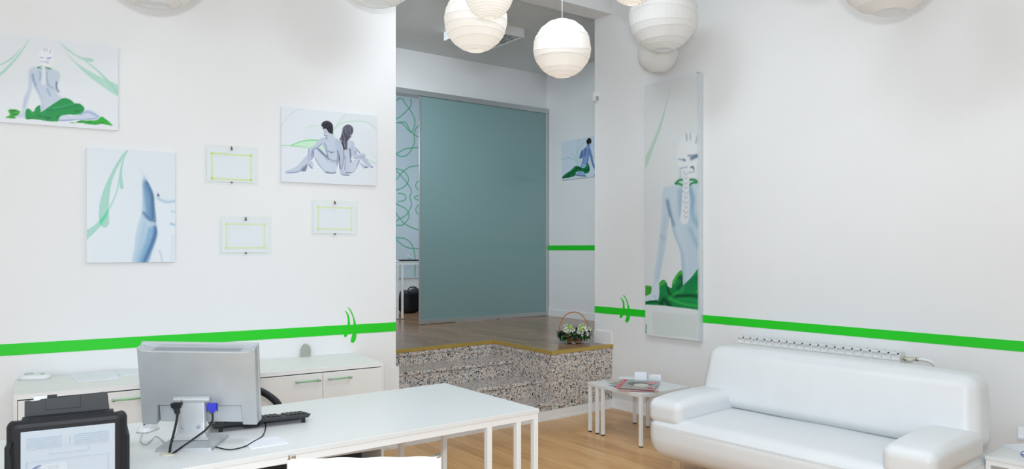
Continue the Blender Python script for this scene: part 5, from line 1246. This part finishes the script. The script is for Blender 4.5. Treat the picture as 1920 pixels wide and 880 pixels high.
sheet('leaflet', 'thin green-edged leaflet lying behind the magazines on the low table', [(1160, 710), (1190, 710), (1188, 707.5), (1162, 707)], zt, 0)
# things on the right-hand table
z2 = .43
magazine('white brochure with a dark edge on the right-hand side table', [(1887, 840), (1925, 852), (1960, 842), (1920, 831)], z2, .008, M['paper'], None, None, 'brochure')
g = on_floor(1937, 860, z2); gs = thing('eyeglasses', 'folded dark-rimmed glasses at the frame edge on the side table', 'glasses', (g.x, g.y, z2), -30)
bm = BM()
for s in (-1, 1): tube(bm, [(s * .033 + .024 * math.cos(a), -.001, .018 + .016 * math.sin(a)) for a in [i * math.pi / 10 for i in range(20)]], .002, 6, closed=True)
tube(bm, [(-.01, 0, .022), (.01, 0, .022)], .002, 6); obj('rims', bm, M['inkblue'], gs, smooth=True)
bm = BM(); tube(bm, [(-.057, 0, .02), (-.05, .02, .01), (.05, .03, .004)], .002, 6); tube(bm, [(.057, 0, .02), (.05, .03, .008), (-.05, .04, .003)], .002, 6); obj('temple_arms', bm, M['inkblue'], gs, smooth=True)
g = on_floor(1921, 826, z2)
ld = thing('leaflet_stand', 'clear upright leaflet stand on the right side table, cut by the frame', 'stand', (g.x + .035, g.y + .03, z2), -20)
bm = BM(); box(bm, -.05, .05, 0, .003, 0, .075); box(bm, -.05, .05, -.03, .003, 0, .003); obj('stand', bm, M['acrylic'], ld)
bm = BM(); box(bm, -.046, .046, -.0025, -.0005, .004, .07); obj('leaflet', bm, M['paper'], ld)

# ------------------------------------------------------------------ back room seen through the gap of the sliding door
O2 = G0 + d2 * (BR + .12)
xa, xb = on_wall(725, 300, O2, A_FURN, .02)[0], on_wall(840, 300, O2, A_FURN, .02)[0]
zt_ = on_wall(766, 150, O2, A_FURN, .02)[1]; zb_ = on_wall(766, 522, O2, A_FURN, .02)[1]
th, mx_, mz_ = panel('decorated_panel', 'pale blue panel with looping green lines in the room behind the glass door', 'wall panel', O2, A_FURN, xa, xb, zb_, zt_, .02)
p = Print(xa - mx_, xb - mx_, 0, zt_ - zb_, .008, (206, 219, 228), conv_on(O2, A_FURN, .02, 735, 170, 2.75, mx_, mz_))
GC = (70, 170, 120)
for q in ([(-20, 90), (42, 38), (70, 70), (100, 110), (118, 160), (105, 210), (85, 205), (65, 180), (40, 165), (0, 170)], [(95, 40), (98, 75), (70, 110), (33, 140), (-10, 150)], [(33, 165), (70, 165), (95, 210), (138, 240), (200, 250)],
          [(220, 140), (138, 180), (115, 220), (115, 270), (90, 320), (60, 340), (33, 335), (-10, 310)], [(-10, 335), (33, 320), (70, 300), (138, 295), (220, 300)], [(220, 385), (138, 388), (90, 395), (50, 425), (33, 445), (0, 480)],
          [(0, 400), (33, 405), (65, 420), (85, 455), (70, 490), (33, 510), (0, 515)], [(0, 390), (33, 425), (80, 480), (100, 520), (92, 550), (100, 590), (75, 640), (33, 665), (0, 690)], [(33, 530), (60, 535), (72, 552), (60, 568), (33, 572)],
          [(180, 535), (138, 540), (115, 552), (138, 566), (180, 570)], [(180, 440), (138, 465), (122, 490), (138, 515), (180, 540)], [(0, 570), (33, 590), (70, 610), (88, 650), (60, 690), (33, 695), (0, 690)], [(0, 600), (33, 650), (70, 690), (138, 720), (220, 740)],
          [(180, 570), (138, 590), (122, 615), (138, 640), (180, 660)], [(0, 750), (33, 760), (70, 765), (105, 800), (118, 860), (118, 960)], [(0, 740), (33, 780), (80, 810), (138, 815), (220, 800)]):
    p.stroke(q, 2.3, GC, .95)
p.build('printed_lines', th, -.0206, M['art'])
wd = on_floor(753, 599.5, PZ)
bt = steel_table('work_table', 'grey-white table seen through the gap beside the frosted glass door', 'table', (wd.x - .1, wd.y - .02, PZ), A_FURN - 22, 1.5, .7, .79, [(.05, .02), (.115, .02), (1.45, .02), (.02, .66), (1.45, .66)], .02, .03, .03)
zb2 = PZ + .79
g = on_floor(766, 489, zb2) if False else Vector((wd.x + .08, wd.y + .12, zb2))
tr_ = thing('tray', 'flat black tray on the table behind the glass door', 'tray', (g.x, g.y, zb2), 20)
bm = BM(); loft(bm, [(0, .12, .08, .02, 0, 0), (.012, .14, .095, .02, 0, 0), (.018, .142, .097, .02, 0, 0)], 4); obj('tray_body', bm, M['black'], tr_)
cp = thing('tumbler', 'small drinking glass with a straw standing on the black tray', 'glass', (g.x + .01, g.y, zb2 + .0185), 0)
bm = BM(); lathe(bm, [(.022, 0), (.028, .065), (.026, .065), (.020, .004)], 20, capt=False); obj('cup', bm, M['tumbler'], cp, smooth=True)
bm = BM(); tube(bm, [(0, 0, .006), (.02, 0, .095)], .003, 6); obj('straw', bm, M['ink'], cp)
def bag(x, y, sx, sy, sz, label):
    th = thing('black_bag', label, 'bag', (x, y, PZ), 30)
    bm = BM(); rbox(bm, (0, 0, sz + .001), (sx, sy, sz), min(sx, sy, sz) * .5, k=3, mid=5, fn=lambda v: Vector((v.x * (1 - .25 * v.z / (2 * sz)), v.y, v.z + .02 * math.sin(v.x * 20)))); obj('body', bm, M['black'], th, smooth=True)
    bm = BM(); tube(bm, [(-sx * .4, 0, sz * 1.9), (-sx * .2, 0, sz * 2.2), (sx * .2, 0, sz * 2.2), (sx * .4, 0, sz * 1.9)], .01, 8, smooth=5); obj('handle', bm, M['darkgrey'], th, smooth=True)
p1 = on_floor(768, 590, PZ); 
bag(p1.x, p1.y + .35, .22, .16, .17, 'black bag on the floor beneath the table behind the glass door')
bag(p1.x - .52, p1.y + .42, .2, .16, .14, 'smaller black bag standing left of the other under the table')
bag(p1.x + .42, p1.y + .55, .2, .16, .26, 'tall black bag under the table, half hidden by the glass door')
